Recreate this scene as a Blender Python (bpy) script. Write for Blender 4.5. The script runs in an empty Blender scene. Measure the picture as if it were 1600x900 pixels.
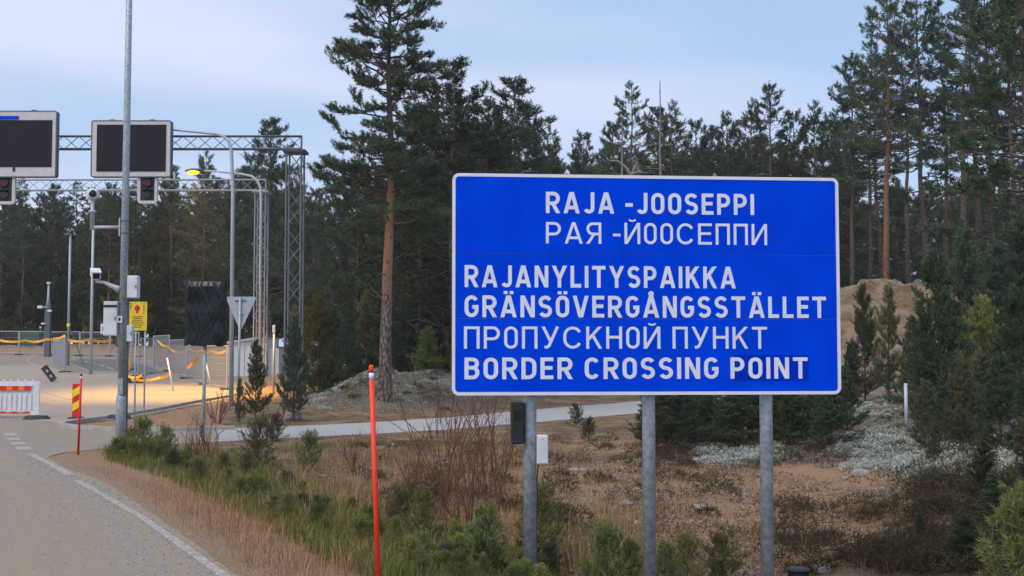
import bpy, bmesh, math, random
import numpy as np
from mathutils import Vector, Matrix, noise
from mathutils.geometry import delaunay_2d_cdt
R = math.radians
scene = bpy.context.scene
col = scene.collection

# ------------------------------------------------------------------ camera
F = 1850.0; EYE = 2.0; PITCH = math.atan(95.0 / F)
cd = bpy.data.cameras.new('camera'); cam = bpy.data.objects.new('camera', cd); col.objects.link(cam)
cd.sensor_width = 36; cd.lens = 36 * F / 1600.0; cd.clip_end = 3000; cd.clip_start = 0.1
cam.location = (0, 0, EYE); cam.rotation_euler = (math.pi / 2 + PITCH, 0, 0)
scene.camera = cam

# ------------------------------------------------------------------ sky, sun, exposure
SUN_EL, SUN_AZ = 52.0, 225.0        # azimuth clockwise from +Y: behind the camera, to its left
w = bpy.data.worlds.new('World'); scene.world = w; w.use_nodes = True
nt = w.node_tree; nt.nodes.clear()
wo = nt.nodes.new('ShaderNodeOutputWorld'); bg = nt.nodes.new('ShaderNodeBackground')
sky = nt.nodes.new('ShaderNodeTexSky'); sky.sky_type = 'NISHITA'; sky.sun_disc = False
sky.sun_elevation = R(SUN_EL); sky.sun_rotation = R(SUN_AZ); sky.air_density = 1.0; sky.dust_density = 2.0; sky.ozone_density = 2.0
tc = nt.nodes.new('ShaderNodeTexCoord'); mp = nt.nodes.new('ShaderNodeMapping')
mp.inputs['Scale'].default_value = (1.1, 1.1, 6.5); mp.inputs['Location'].default_value = (0.3, 0.1, 0.35)
nz = nt.nodes.new('ShaderNodeTexNoise'); nz.inputs['Scale'].default_value = 1.5; nz.inputs['Detail'].default_value = 2.5
rp = nt.nodes.new('ShaderNodeValToRGB')
rp.color_ramp.elements[0].position = 0.33; rp.color_ramp.elements[0].color = (0.62, 0.62, 0.62, 1)
rp.color_ramp.elements[1].position = 0.68; rp.color_ramp.elements[1].color = (0.95, 0.95, 0.95, 1)
rc = nt.nodes.new('ShaderNodeValToRGB')
rc.color_ramp.elements[0].position = 0.36; rc.color_ramp.elements[0].color = (0.44, 0.60, 0.88, 1)
rc.color_ramp.elements[1].position = 0.64; rc.color_ramp.elements[1].color = (0.66, 0.71, 0.89, 1)
sc = nt.nodes.new('ShaderNodeVectorMath'); sc.operation = 'SCALE'; sc.inputs['Scale'].default_value = 7.3
mx = nt.nodes.new('ShaderNodeMix'); mx.data_type = 'RGBA'
L = nt.links.new
L(tc.outputs['Generated'], mp.inputs['Vector']); L(mp.outputs[0], nz.inputs['Vector'])
L(nz.outputs[0], rp.inputs[0]); L(nz.outputs[0], rc.inputs[0]); L(rc.outputs[0], sc.inputs[0])
L(rp.outputs[0], mx.inputs['Factor']); L(sky.outputs[0], mx.inputs['A']); L(sc.outputs[0], mx.inputs['B'])
L(mx.outputs['Result'], bg.inputs[0]); bg.inputs[1].default_value = 0.125; L(bg.outputs[0], wo.inputs[0])

sl = bpy.data.lights.new('sun', 'SUN'); sl.energy = 1.5; sl.angle = R(40); sl.color = (1.0, 0.90, 0.77)
so = bpy.data.objects.new('sun', sl); col.objects.link(so)
so.rotation_euler = (R(90 - SUN_EL), 0, R(-SUN_AZ) + math.pi)

scene.view_settings.view_transform = 'Standard'; scene.view_settings.look = 'None'
scene.view_settings.gamma = 1; scene.view_settings.use_curve_mapping = False
scene.view_settings.exposure = 0.36

# ------------------------------------------------------------------ pixel helpers
CP, SP = math.cos(PITCH), math.sin(PITCH)
def ray(px, py):
    u = (px - 800) / F; v = (450 - py) / F
    return np.array([u, CP - v * SP, SP + v * CP])
def at(px, py, d):
    r = ray(px, py); r = r * (d / r[1]); return Vector((r[0], r[1], r[2] + EYE))
_YS = np.arange(3.0, 139.0, 0.05)
def ground(px, py):
    r = ray(px, py); r = r / r[1]
    hit = EYE + r[2] * _YS <= hlook(r[0] * _YS, _YS)
    y = float(_YS[np.argmax(hit)]) if hit.any() else 120.0
    return Vector((r[0] * y, y, hgt(r[0] * y, y)))
def flat(px, py):
    r = ray(px, py); k = -EYE / r[2]; return (r[0] * k, r[1] * k)

# ------------------------------------------------------------------ asphalt outlines (metres)
def ramp(y):
    return np.interp(np.asarray(y, float), [43, 50, 56, 62, 70, 76, 85, 110, 200], [0, .12, .38, .73, 1.28, 1.60, 1.86, 2.1, 2.3])
def gflat(px, py):      # pixel onto the ramp only
    r = ray(px, py); r = r / r[1]
    ys = np.arange(3.0, 140.0, 0.02); hit = EYE + r[2] * ys <= ramp(ys)
    y = float(ys[np.argmax(hit)]) if hit.any() else 100.0
    return (r[0] * y, y)

edge_px = [(369, 900), (300, 847), (210, 784), (168, 755), (99, 730), (76, 714)]
edge = [gflat(*p) for p in edge_px]
d0 = np.array(edge[0]) - np.array(edge[1]); d0 /= np.linalg.norm(d0)
near = tuple(np.array(edge[0]) + d0 * 22)
near2 = (near[0] - 11, near[1])
side_lo = [gflat(*p) for p in [(100, 708), (180, 700), (250, 696), (340, 691), (430, 686), (560, 680), (700, 672), (820, 662), (900, 655), (1000, 646), (1150, 637)]]
side_hi = [gflat(*p) for p in [(1150, 619), (1000, 627), (900, 635), (820, 642), (700, 653), (560, 662), (430, 668), (340, 671), (250, 674), (180, 673), (120, 670)]]
isl_hi = [gflat(*p) for p in [(94, 667), (120, 661), (175, 654), (240, 642), (300, 630), (350, 621), (400, 612)]]
far_b = [(-13.5, 60.0), (-17.0, 72.0), (-24, 76.5), (-70, 78.0)]
left_b = [(-70, 78.0), (-40, 40), (-22, 20)]
road_main = [near] + edge + side_lo + side_hi + isl_hi + far_b[:3] + left_b + [near2]
def roughen(poly, step=.33, amp=.018):
    rg = random.Random(9); o = []
    for a, b in zip(poly, poly[1:] + poly[:1]):
        a = np.array(a); b = np.array(b); L_ = np.linalg.norm(b - a); n = max(1, int(L_ / step)) if min(a[1], b[1]) > 3 and max(a[1], b[1]) < 48 and min(a[0], b[0]) > -16 else 1
        for k in range(n):
            p = a + (b - a) * k / n
            o.append(tuple(p + (np.array([rg.uniform(-amp, amp), rg.uniform(-amp, amp)]) if k else 0)))
    return o
MAIN = np.array(road_main); road_main = roughen(road_main)

def seg_dist(P, poly, closed=True):
    d = np.full(len(P), 1e9); n = len(poly)
    for i in range(n if closed else n - 1):
        a = poly[i]; b = poly[(i + 1) % n]; ab = b - a
        t = np.clip(((P - a) @ ab) / max(1e-9, ab @ ab), 0, 1)
        d = np.minimum(d, np.linalg.norm(P - (a + t[:, None] * ab), axis=1))
    return d
def inside(P, poly):
    c = np.zeros(len(P), bool); n = len(poly); x, y = P[:, 0], P[:, 1]
    for i in range(n):
        x1, y1 = poly[i]; x2, y2 = poly[(i + 1) % n]
        if y1 == y2: continue
        c ^= ((y1 > y) != (y2 > y)) & (x < (x2 - x1) * (y - y1) / (y2 - y1) + x1)
    return c
def sdist(P):
    d = seg_dist(P, MAIN); return np.where(inside(P, MAIN), -d, d)

def sm(a, b, x):
    t = np.clip((x - a) / (b - a), 0, 1); return t * t * (3 - 2 * t)
def bumps(x, y):
    return (np.sin(x * 1.7 + 0.6 * np.sin(y * 1.1)) * np.sin(y * 1.3 + 1.1) * 0.5 + np.sin(x * 3.9 + y * 2.3) * 0.22
            + np.sin(x * 0.63 - y * 0.41 + 2) * 0.7 + np.sin(x * 7.3 - 1.9 * y) * np.sin(y * 6.1 + x) * 0.16)
def heights(x, y):
    x = np.asarray(x, float); y = np.asarray(y, float)
    P = np.stack([x.ravel(), y.ravel()], 1)
    sd = sdist(P).reshape(x.shape)
    base = ramp(y)
    out = np.zeros_like(x)
    out += 0.10 * bumps(x, y) * sm(0.5, 4, sd)
    ditch = np.exp(-((y - 11) / 8.0) ** 2) * np.exp(-((x - 2.6) / 4.2) ** 2)
    out += -0.42 * ditch * sm(0.8, 3.0, sd)
    bank = np.exp(-(np.clip(np.abs(x - 0.5) - 5.0, 0, 99) / 2.6) ** 2) * np.exp(-((y - 42.5) / 5.0) ** 2)
    out += 1.15 * bank * sm(0.3, 6.5, sd) * (1 + .18 * bumps(x * .8 + 2, y * .8))
    out += 0.55 * np.exp(-((y - 80) / 2.6) ** 2) * sm(-16, -22, x)
    bank2 = sm(-3, 2, x) * sm(40, 47, y) * 0.7 * sm(0.5, 5, sd)
    out += bank2 * .4
    md = sm(5.5, 17, x) * np.exp(-(np.clip(np.abs(y - 56) - 1.5, 0, 99) / 5.2) ** 2)
    out += 4.1 * md * (1 + 0.06 * np.sin(x * 0.9 + y)) + 0.30 * bumps(x * 1.1 + 3, y * 1.2) * md
    out += 1.0 * sm(5, 14, x) * sm(18, 34, y) * (1 - sm(44, 52, y)) * 0.7
    out += 0.55 * sm(3.5, 7, x) * np.exp(-((y - 15) / 7.0) ** 2)
    out += 1.3 * sm(62, 75, y) * sm(3, 14, x)
    out = np.where(sd < 0.25, np.minimum(out, 0), out)
    return base + out - 0.03 * (1 - sm(-0.3, 0.05, sd))
HGX = np.arange(-60, 60.01, 0.25); HGY = np.arange(-2, 140.01, 0.25)
HGZ = heights(*np.meshgrid(HGX, HGY))
def hlook(x, y):
    fx = np.clip((np.asarray(x, float) + 60) / .25, 0, len(HGX) - 1.001); fy = np.clip((np.asarray(y, float) + 2) / .25, 0, len(HGY) - 1.001)
    i = fx.astype(int); j = fy.astype(int); a = fx - i; b = fy - j
    return HGZ[j, i] * (1 - a) * (1 - b) + HGZ[j, i + 1] * a * (1 - b) + HGZ[j + 1, i] * (1 - a) * b + HGZ[j + 1, i + 1] * a * b
def hgt(x, y): return float(hlook(x, y))

# ------------------------------------------------------------------ mesh helpers
def link(o): col.objects.link(o); return o
def tag(o, label=None, cat=None, group=None, kind=None):
    if label: o['label'] = label
    if cat: o['category'] = cat
    if group: o['group'] = group
    if kind: o['kind'] = kind
    return o
def empty(name, loc=(0, 0, 0), rz=0.0):
    o = bpy.data.objects.new(name, None); link(o); o.location = loc; o.rotation_euler = (0, 0, rz); o.empty_display_size = 0.1
    return o
def mesh_np(name, V, Fc, smooth=False):
    V = np.asarray(V, np.float32); Fc = np.asarray(Fc, np.int32); k = Fc.shape[1]
    me = bpy.data.meshes.new(name); me.vertices.add(len(V)); me.vertices.foreach_set('co', V.ravel())
    me.loops.add(Fc.size); me.loops.foreach_set('vertex_index', Fc.ravel())
    me.polygons.add(len(Fc)); me.polygons.foreach_set('loop_start', np.arange(0, Fc.size, k, dtype=np.int32))
    me.polygons.foreach_set('loop_total', np.full(len(Fc), k, np.int32))
    if smooth: me.polygons.foreach_set('use_smooth', np.ones(len(Fc), bool))
    me.update(calc_edges=True); return me
def mk(name, me, mat, parent=None):
    o = bpy.data.objects.new(name, me); link(o)
    if mat and not me.materials: me.materials.append(mat)
    o.parent = parent; return o
class MB:
    def __init__(s): s.bm = bmesh.new()
    def box(s, c, d, rot=None, bevel=0):
        r = bmesh.ops.create_cube(s.bm, size=1)
        M = Matrix.Translation(Vector(c)) @ (rot.to_4x4() if rot else Matrix()) @ Matrix.Diagonal((d[0], d[1], d[2], 1))
        bmesh.ops.transform(s.bm, matrix=M, verts=r['verts'])
        if bevel:
            es = list({e for v in r['verts'] for e in v.link_edges})
            bmesh.ops.bevel(s.bm, geom=es, offset=bevel, segments=2, affect='EDGES', profile=0.5)
        return s
    def tube(s, pts, rad, sides=10, caps=True):
        pts = [Vector(p) for p in pts]; n = len(pts)
        if not hasattr(rad, '__len__'): rad = [rad] * n
        rings = []; ref = None
        for i, p in enumerate(pts):
            t = (pts[min(i + 1, n - 1)] - pts[max(i - 1, 0)]).normalized()
            if ref is None: ref = Vector((1, 0, 0)) if abs(t.x) < 0.9 else Vector((0, 1, 0))
            a = (ref - t * ref.dot(t)).normalized(); b = t.cross(a); ref = a
            rings.append([s.bm.verts.new(p + (a * math.cos(2 * math.pi * k / sides) + b * math.sin(2 * math.pi * k / sides)) * rad[i]) for k in range(sides)])
        for i in range(n - 1):
            for k in range(sides):
                f = s.bm.faces.new((rings[i][k], rings[i][(k + 1) % sides], rings[i + 1][(k + 1) % sides], rings[i + 1][k])); f.smooth = True
        if caps:
            s.bm.faces.new(rings[0][::-1]); s.bm.faces.new(rings[-1])
        return s
    def prism(s, pts, y0, y1):      # outline in XZ, extruded along Y
        a = [s.bm.verts.new((p[0], y0, p[1])) for p in pts]; b = [s.bm.verts.new((p[0], y1, p[1])) for p in pts]
        n = len(pts); s.bm.faces.new(a); s.bm.faces.new(b[::-1])
        for i in range(n): s.bm.faces.new((a[i], b[i], b[(i + 1) % n], a[(i + 1) % n]))
        return s
    def done(s, name, mat, parent=None):
        bmesh.ops.recalc_face_normals(s.bm, faces=s.bm.faces)
        me = bpy.data.meshes.new(name); s.bm.to_mesh(me); s.bm.free(); return mk(name, me, mat, parent)
_unit = {}
def bar(name, p0, p1, r, mat, parent=None, sides=8):
    key = (mat.name, sides)
    if key not in _unit:
        m = MB(); m.tube([(0, 0, 0), (0, 0, 1)], 1.0, sides); me = bpy.data.meshes.new('bar'); m.bm.to_mesh(me); m.bm.free(); me.materials.append(mat); _unit[key] = me
    p0 = Vector(p0); p1 = Vector(p1); d = p1 - p0
    o = bpy.data.objects.new(name, _unit[key]); link(o); o.parent = parent
    o.location = p0; o.rotation_mode = 'QUATERNION'; o.rotation_quaternion = d.to_track_quat('Z', 'Y'); o.scale = (r, r, d.length)
    return o
def rrect(w, h, r, n=6, cx=0, cz=0):
    pts = []
    for (sx, sz, a0) in ((1, 1, 0), (-1, 1, 90), (-1, -1, 180), (1, -1, 270)):
        for k in range(n + 1):
            a = R(a0 + 90 * k / n); pts.append((cx + sx * (w / 2 - r) + r * math.cos(a), cz + sz * (h / 2 - r) + r * math.sin(a)))
    return pts
def rim(name, w, h, r, t, y0, y1, mat, parent, cx=0, cz=0):
    bm = bmesh.new(); a = rrect(w, h, r, 6, cx, cz); b = rrect(w - 2 * t, h - 2 * t, max(0.004, r - t), 6, cx, cz); n = len(a)
    rings = [[bm.verts.new((p[0], y, p[1])) for p in pts] for pts, y in ((a, y0), (b, y0), (b, y1), (a, y1))]
    for i in range(4):
        q = rings[i]; s = rings[(i + 1) % 4]
        for k in range(n): bm.faces.new((q[k], q[(k + 1) % n], s[(k + 1) % n], s[k]))
    bmesh.ops.recalc_face_normals(bm, faces=bm.faces)
    me = bpy.data.meshes.new(name); bm.to_mesh(me); bm.free(); return mk(name, me, mat, parent)

# ------------------------------------------------------------------ materials
def srgb(r, g, b):
    f = lambda c: (c / 255 / 12.92) if c / 255 <= 0.04045 else ((c / 255 + 0.055) / 1.055) ** 2.4
    return (f(r), f(g), f(b))
def mat(name, c, c2=None, rough=0.6, metal=0.0, scale=8.0, bump=0.0, coords='Object', detail=6, lo=0.35, hi=0.65, spec=0.5):
    m = bpy.data.materials.new(name); m.use_nodes = True; n = m.node_tree; b = n.nodes['Principled BSDF']
    b.inputs['Roughness'].default_value = rough; b.inputs['Metallic'].default_value = metal
    b.inputs['Specular IOR Level'].default_value = spec
    if c2 is None: c2 = tuple(x * 0.86 for x in c)
    t = n.nodes.new('ShaderNodeTexCoord'); z = n.nodes.new('ShaderNodeTexNoise'); z.inputs['Scale'].default_value = scale; z.inputs['Detail'].default_value = detail
    r = n.nodes.new('ShaderNodeValToRGB'); r.color_ramp.elements[0].position = lo; r.color_ramp.elements[1].position = hi
    r.color_ramp.elements[0].color = (*c, 1); r.color_ramp.elements[1].color = (*c2, 1)
    n.links.new(t.outputs[coords], z.inputs['Vector']); n.links.new(z.outputs[0], r.inputs[0]); n.links.new(r.outputs[0], b.inputs['Base Color'])
    if bump:
        bp = n.nodes.new('ShaderNodeBump'); bp.inputs['Strength'].default_value = bump; bp.inputs['Distance'].default_value = 0.02
        n.links.new(z.outputs[0], bp.inputs['Height']); n.links.new(bp.outputs[0], b.inputs['Normal'])
    return m
def emis(name, c, s):
    m = bpy.data.materials.new(name); m.use_nodes = True; b = m.node_tree.nodes['Principled BSDF']
    b.inputs['Base Color'].default_value = (*c, 1); b.inputs['Emission Color'].default_value = (*c, 1); b.inputs['Emission Strength'].default_value = s
    return m
M = {}
M['galv'] = mat('galvanised_steel', (0.43, 0.48, 0.52), (0.25, 0.29, 0.325), 0.5, 0.3, 22, 0.05)
M['galv_dark'] = mat('weathered_steel', (0.13, 0.16, 0.20), (0.09, 0.11, 0.14), 0.55, 0.3, 12, 0.05)
M['galv_pale'] = mat('pale_galvanised_steel', (0.50, 0.55, 0.60), (0.40, 0.45, 0.50), 0.5, 0.2, 10)
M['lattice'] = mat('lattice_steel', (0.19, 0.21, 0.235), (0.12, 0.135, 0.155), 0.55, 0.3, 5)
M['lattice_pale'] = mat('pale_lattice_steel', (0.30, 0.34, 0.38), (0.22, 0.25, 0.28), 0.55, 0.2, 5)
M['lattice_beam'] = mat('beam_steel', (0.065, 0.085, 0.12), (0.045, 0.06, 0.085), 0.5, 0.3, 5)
M['blue'] = mat('sign_blue', (0.0, 0.066, 0.84), (0.0, 0.052, 0.72), 0.55, 0, 2.2, 0, spec=0.0)
M['blue_patch'] = mat('sign_blue_patch', (0.0, 0.036, 0.57), (0.0, 0.033, 0.53), 0.55, 0, 3, 0, spec=0.0)
M['white'] = mat('sign_white', (0.80, 0.83, 0.93), (0.73, 0.76, 0.87), 0.45, 0, 6)
M['white_paint'] = mat('white_paint', (0.72, 0.74, 0.78), (0.62, 0.64, 0.67), 0.45, 0, 5)
M['beige_frame'] = mat('sign_frame_beige', (0.62, 0.60, 0.60), (0.55, 0.53, 0.52), 0.5, 0, 4)
M['screen'] = mat('dark_display', (0.017, 0.016, 0.022), (0.026, 0.024, 0.03), 0.7, 0, 30, spec=0.15)
M['black'] = mat('black_plastic', (0.012, 0.012, 0.014), (0.02, 0.02, 0.022), 0.5, 0, 9)
M['rubber'] = mat('black_rubber', (0.02, 0.022, 0.028), (0.035, 0.037, 0.042), 0.7, 0, 12, 0.2)
M['bag'] = mat('black_bin_bag', (0.005, 0.007, 0.008), (0.007, 0.009, 0.010), 0.27, 0, 4, spec=0.4)
M['orange_pole'] = mat('orange_pole', srgb(250, 70, 22), srgb(240, 58, 14), 0.45, 0, 4)
M['red'] = mat('red_film', srgb(222, 34, 18), srgb(205, 26, 14), 0.45)
M['yellow'] = mat('yellow_film', srgb(246, 222, 20), srgb(236, 208, 12), 0.45)
M['orange_film'] = mat('orange_film', srgb(240, 130, 40), srgb(230, 118, 30), 0.45)
M['tape'] = mat('barrier_tape_yellow', srgb(248, 180, 50), srgb(238, 160, 30), 0.4, 0, 3)
M['board'] = mat('yellow_board', srgb(240, 208, 48), srgb(228, 194, 38), 0.5, 0, 5)
M['print'] = mat('dark_print', (0.05, 0.04, 0.02), None, 0.6)
M['fence'] = mat('fence_wire', (0.42, 0.42, 0.45), (0.34, 0.34, 0.37), 0.5, 0.2, 10)
M['green_bin'] = mat('green_plastic', (0.01, 0.10, 0.06), (0.008, 0.075, 0.045), 0.45)
M['grey_back'] = mat('sign_back_aluminium', (0.42, 0.47, 0.50), (0.35, 0.40, 0.43), 0.5, 0.2, 6)
M['wall_white'] = mat('white_sheeting', (0.70, 0.72, 0.76), (0.60, 0.62, 0.66), 0.6, 0, 3)
M['blue_roof'] = mat('blue_roof', (0.05, 0.10, 0.16), (0.035, 0.075, 0.125), 0.6, 0, 3)
M['timber'] = mat('dark_timber', (0.05, 0.045, 0.04), (0.03, 0.03, 0.028), 0.7, 0, 6)
M['glass'] = mat('lens_glass', (0.01, 0.01, 0.012), None, 0.12)
M['red_lens'] = mat('red_lens', (0.06, 0.008, 0.008), None, 0.25)
M['stone'] = mat('pale_stone', (0.34, 0.32, 0.31), (0.20, 0.185, 0.175), 0.85, 0, 7, 0.4)
M['kerb'] = mat('kerb_concrete', (0.42, 0.40, 0.37), (0.31, 0.29, 0.27), 0.85, 0, 5, 0.2)
M['deadwood'] = mat('dead_wood', (0.26, 0.24, 0.23), (0.15, 0.135, 0.125), 0.85, 0, 9, 0.2)
M['lamp_lens'] = emis('sodium_lens', (1.0, 0.36, 0.015), 3.2)

def paint_mat():
    m = bpy.data.materials.new('worn_road_paint'); m.use_nodes = True; n = m.node_tree; b = n.nodes['Principled BSDF']; b.inputs['Roughness'].default_value = 0.8
    t = n.nodes.new('ShaderNodeTexCoord'); z = n.nodes.new('ShaderNodeTexNoise'); z.inputs['Scale'].default_value = 14; z.inputs['Detail'].default_value = 8; z.inputs['Roughness'].default_value = 0.7
    r = n.nodes.new('ShaderNodeValToRGB'); e = r.color_ramp.elements
    e[0].position = 0.34; e[0].color = (0.52, 0.49, 0.44, 1); e[1].position = 0.54; e[1].color = (0.30, 0.265, 0.225, 1)
    n.links.new(t.outputs['Object'], z.inputs[0]); n.links.new(z.outputs[0], r.inputs[0]); n.links.new(r.outputs[0], b.inputs['Base Color']); return m
M['paint'] = paint_mat()

def asphalt_mat(name, c1, c2, dirt, dirt_amt):
    m = bpy.data.materials.new(name); m.use_nodes = True; n = m.node_tree; b = n.nodes['Principled BSDF']; b.inputs['Roughness'].default_value = 0.78
    N = n.nodes.new; K = n.links.new
    t = N('ShaderNodeTexCoord'); a = N('ShaderNodeAttribute'); a.attribute_name = 'lat'
    z = N('ShaderNodeTexNoise'); z.inputs['Scale'].default_value = 30; z.inputs['Detail'].default_value = 4; z.inputs['Roughness'].default_value = 0.8
    r = N('ShaderNodeValToRGB'); r.color_ramp.elements[0].position = 0.3; r.color_ramp.elements[1].position = 0.7
    r.color_ramp.elements[0].color = (*c1, 1); r.color_ramp.elements[1].color = (*c2, 1)
    K(t.outputs['Object'], z.inputs[0]); K(z.outputs[0], r.inputs[0])
    mp = N('ShaderNodeMapping'); mp.inputs['Scale'].default_value = (2.6, 0.07, 1); K(a.outputs['Vector'], mp.inputs[0])
    s = N('ShaderNodeTexNoise'); s.inputs['Scale'].default_value = 1.0; s.inputs['Detail'].default_value = 5; s.inputs['Roughness'].default_value = 0.6; K(mp.outputs[0], s.inputs[0])
    g = N('ShaderNodeTexNoise'); g.inputs['Scale'].default_value = 9; g.inputs['Detail'].default_value = 6; g.inputs['Roughness'].default_value = 0.75; K(t.outputs['Object'], g.inputs[0])
    ad = N('ShaderNodeMath'); ad.operation = 'MULTIPLY_ADD'; ad.inputs[1].default_value = 0.35; K(g.outputs[0], ad.inputs[0]); K(s.outputs[0], ad.inputs[2])
    f = N('ShaderNodeValToRGB'); f.color_ramp.elements[0].position = 0.54; f.color_ramp.elements[1].position = 0.78
    f.color_ramp.elements[1].color = (dirt_amt, dirt_amt, dirt_amt, 1); K(ad.outputs[0], f.inputs[0])
    x = N('ShaderNodeMix'); x.data_type = 'RGBA'; K(f.outputs[0], x.inputs['Factor']); K(r.outputs[0], x.inputs['A']); x.inputs['B'].default_value = (*dirt, 1)
    K(x.outputs['Result'], b.inputs['Base Color'])
    bp = N('ShaderNodeBump'); bp.inputs['Strength'].default_value = 0.35; bp.inputs['Distance'].default_value = 0.01; K(z.outputs[0], bp.inputs['Height']); K(bp.outputs[0], b.inputs['Normal'])
    return m
M['asphalt'] = asphalt_mat('worn_asphalt', (0.37, 0.315, 0.27), (0.125, 0.108, 0.095), (0.30, 0.235, 0.14), 0.75)
M['asphalt_far'] = asphalt_mat('sandy_asphalt', (0.46, 0.35, 0.245), (0.34, 0.26, 0.19), (0.28, 0.25, 0.235), 0.7)
M['asphalt_dark'] = mat('fresh_asphalt', (0.16, 0.15, 0.155), (0.12, 0.115, 0.12), 0.75, 0, 20, 0.2)

def ground_mat():
    m = bpy.data.materials.new('ground_soil'); m.use_nodes = True; n = m.node_tree; b = n.nodes['Principled BSDF']; b.inputs['Roughness'].default_value = 0.95
    b.inputs['Specular IOR Level'].default_value = 0.1
    N = n.nodes.new; K = n.links.new
    t = N('ShaderNodeTexCoord'); a = N('ShaderNodeAttribute'); a.attribute_name = 'mask'; sp = N('ShaderNodeSeparateColor'); K(a.outputs['Color'], sp.inputs[0])
    def noise(s, d=6, ro=0.6):
        z = N('ShaderNodeTexNoise'); z.inputs['Scale'].default_value = s; z.inputs['Detail'].default_value = d; z.inputs['Roughness'].default_value = ro; K(t.outputs['Object'], z.inputs[0]); return z
    def two(z, c1, c2, lo, hi):
        r = N('ShaderNodeValToRGB'); r.color_ramp.elements[0].position = lo; r.color_ramp.elements[1].position = hi
        r.color_ramp.elements[0].color = (*c1, 1); r.color_ramp.elements[1].color = (*c2, 1); K(z.outputs[0], r.inputs[0]); return r
    def mixc(f, A, B):
        x = N('ShaderNodeMix'); x.data_type = 'RGBA'; K(f, x.inputs['Factor']); K(A, x.inputs['A']); K(B, x.inputs['B']); return x.outputs['Result']
    fine = noise(45, 6, 0.8); mid = noise(5.5, 8, 0.7); big = noise(1.1, 6, 0.6)
    floor_ = two(mid, (0.085, 0.060, 0.034), (0.28, 0.185, 0.105), 0.32, 0.68)
    dry = two(fine, (0.20, 0.145, 0.095), (0.44, 0.325, 0.22), 0.35, 0.65)
    f1 = two(big, (0, 0, 0), (1, 1, 1), 0.42, 0.62)
    c = mixc(f1.outputs[0], floor_.outputs[0], dry.outputs[0])
    def masked(ch, amp=0.75):
        ad = N('ShaderNodeMath'); ad.operation = 'MULTIPLY_ADD'; ad.inputs[1].default_value = amp; K(mid.outputs[0], ad.inputs[0]); K(sp.outputs[ch], ad.inputs[2])
        r = N('ShaderNodeValToRGB'); r.color_ramp.elements[0].position = 0.62; r.color_ramp.elements[1].position = 0.86; K(ad.outputs[0], r.inputs[0]); return r.outputs[0]
    sand = two(fine, (0.27, 0.165, 0.095), (0.52, 0.34, 0.21), 0.32, 0.66)
    c = mixc(masked(2), c, sand.outputs[0])
    grass = two(fine, (0.06, 0.07, 0.02), (0.18, 0.16, 0.055), 0.35, 0.7)
    c = mixc(masked(0), c, grass.outputs[0])
    lsp = noise(16, 8, 0.75)
    lich = two(lsp, (0.085, 0.065, 0.038), (0.50, 0.51, 0.46), 0.50, 0.60)
    c = mixc(masked(1, 0.55), c, lich.outputs[0])
    K(c, b.inputs['Base Color'])
    bp = N('ShaderNodeBump'); bp.inputs['Strength'].default_value = 0.7; bp.inputs['Distance'].default_value = 0.05; K(fine.outputs[0], bp.inputs['Height'])
    b2 = N('ShaderNodeBump'); b2.inputs['Strength'].default_value = 0.6; b2.inputs['Distance'].default_value = 0.2; K(mid.outputs[0], b2.inputs['Height']); K(bp.outputs[0], b2.inputs['Normal'])
    K(b2.outputs[0], b.inputs['Normal']); return m
M['ground'] = ground_mat()

def leaf_mat(name, stops, rough=0.6, objvar=0.35, hue=0.03):
    m = bpy.data.materials.new(name); m.use_nodes = True; n = m.node_tree; b = n.nodes['Principled BSDF']; b.inputs['Roughness'].default_value = rough; b.inputs['Specular IOR Level'].default_value = 0.25
    N = n.nodes.new; K = n.links.new
    g = N('ShaderNodeNewGeometry'); r = N('ShaderNodeValToRGB'); e = r.color_ramp.elements
    while len(e) < len(stops): e.new(0.5)
    for i, c in enumerate(stops): e[i].position = i / (len(stops) - 1); e[i].color = (*c, 1)
    K(g.outputs['Random Per Island'], r.inputs[0])
    oi = N('ShaderNodeObjectInfo'); h = N('ShaderNodeHueSaturation')
    mr = N('ShaderNodeMapRange'); mr.inputs['To Min'].default_value = 1 - objvar; mr.inputs['To Max'].default_value = 1 + objvar; K(oi.outputs['Random'], mr.inputs[0])
    mh = N('ShaderNodeMath'); mh.operation = 'MULTIPLY_ADD'; mh.inputs[1].default_value = hue * 2; mh.inputs[2].default_value = 0.5 - hue
    fr = N('ShaderNodeMath'); fr.operation = 'FRACT'; mu = N('ShaderNodeMath'); mu.operation = 'MULTIPLY'; mu.inputs[1].default_value = 7.31
    K(oi.outputs['Random'], mu.inputs[0]); K(mu.outputs[0], fr.inputs[0]); K(fr.outputs[0], mh.inputs[0])
    K(mh.outputs[0], h.inputs['Hue']); K(mr.outputs[0], h.inputs['Value']); K(r.outputs[0], h.inputs['Color'])
    K(h.outputs[0], b.inputs['Base Color'])
    tr = N('ShaderNodeBsdfTranslucent'); K(h.outputs[0], tr.inputs[0]); ms = N('ShaderNodeMixShader'); ms.inputs[0].default_value = 0.25
    out = n.nodes['Material Output']; K(b.outputs[0], ms.inputs[1]); K(tr.outputs[0], ms.inputs[2]); K(ms.outputs[0], out.inputs[0])
    return m
M['needles'] = leaf_mat('pine_needles', [(0.035, 0.056, 0.030), (0.074, 0.104, 0.052), (0.130, 0.160, 0.075)])
M['needles_blue'] = leaf_mat('bluish_pine_needles', [(0.034, 0.066, 0.044), (0.070, 0.112, 0.068), (0.118, 0.158, 0.092)])
M['needles_young'] = leaf_mat('young_pine_needles', [(0.10, 0.14, 0.030), (0.20, 0.225, 0.055), (0.33, 0.325, 0.11)])
M['needles_olive'] = leaf_mat('olive_pine_needles', [(0.055, 0.064, 0.028), (0.115, 0.120, 0.054), (0.175, 0.170, 0.078)])
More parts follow.
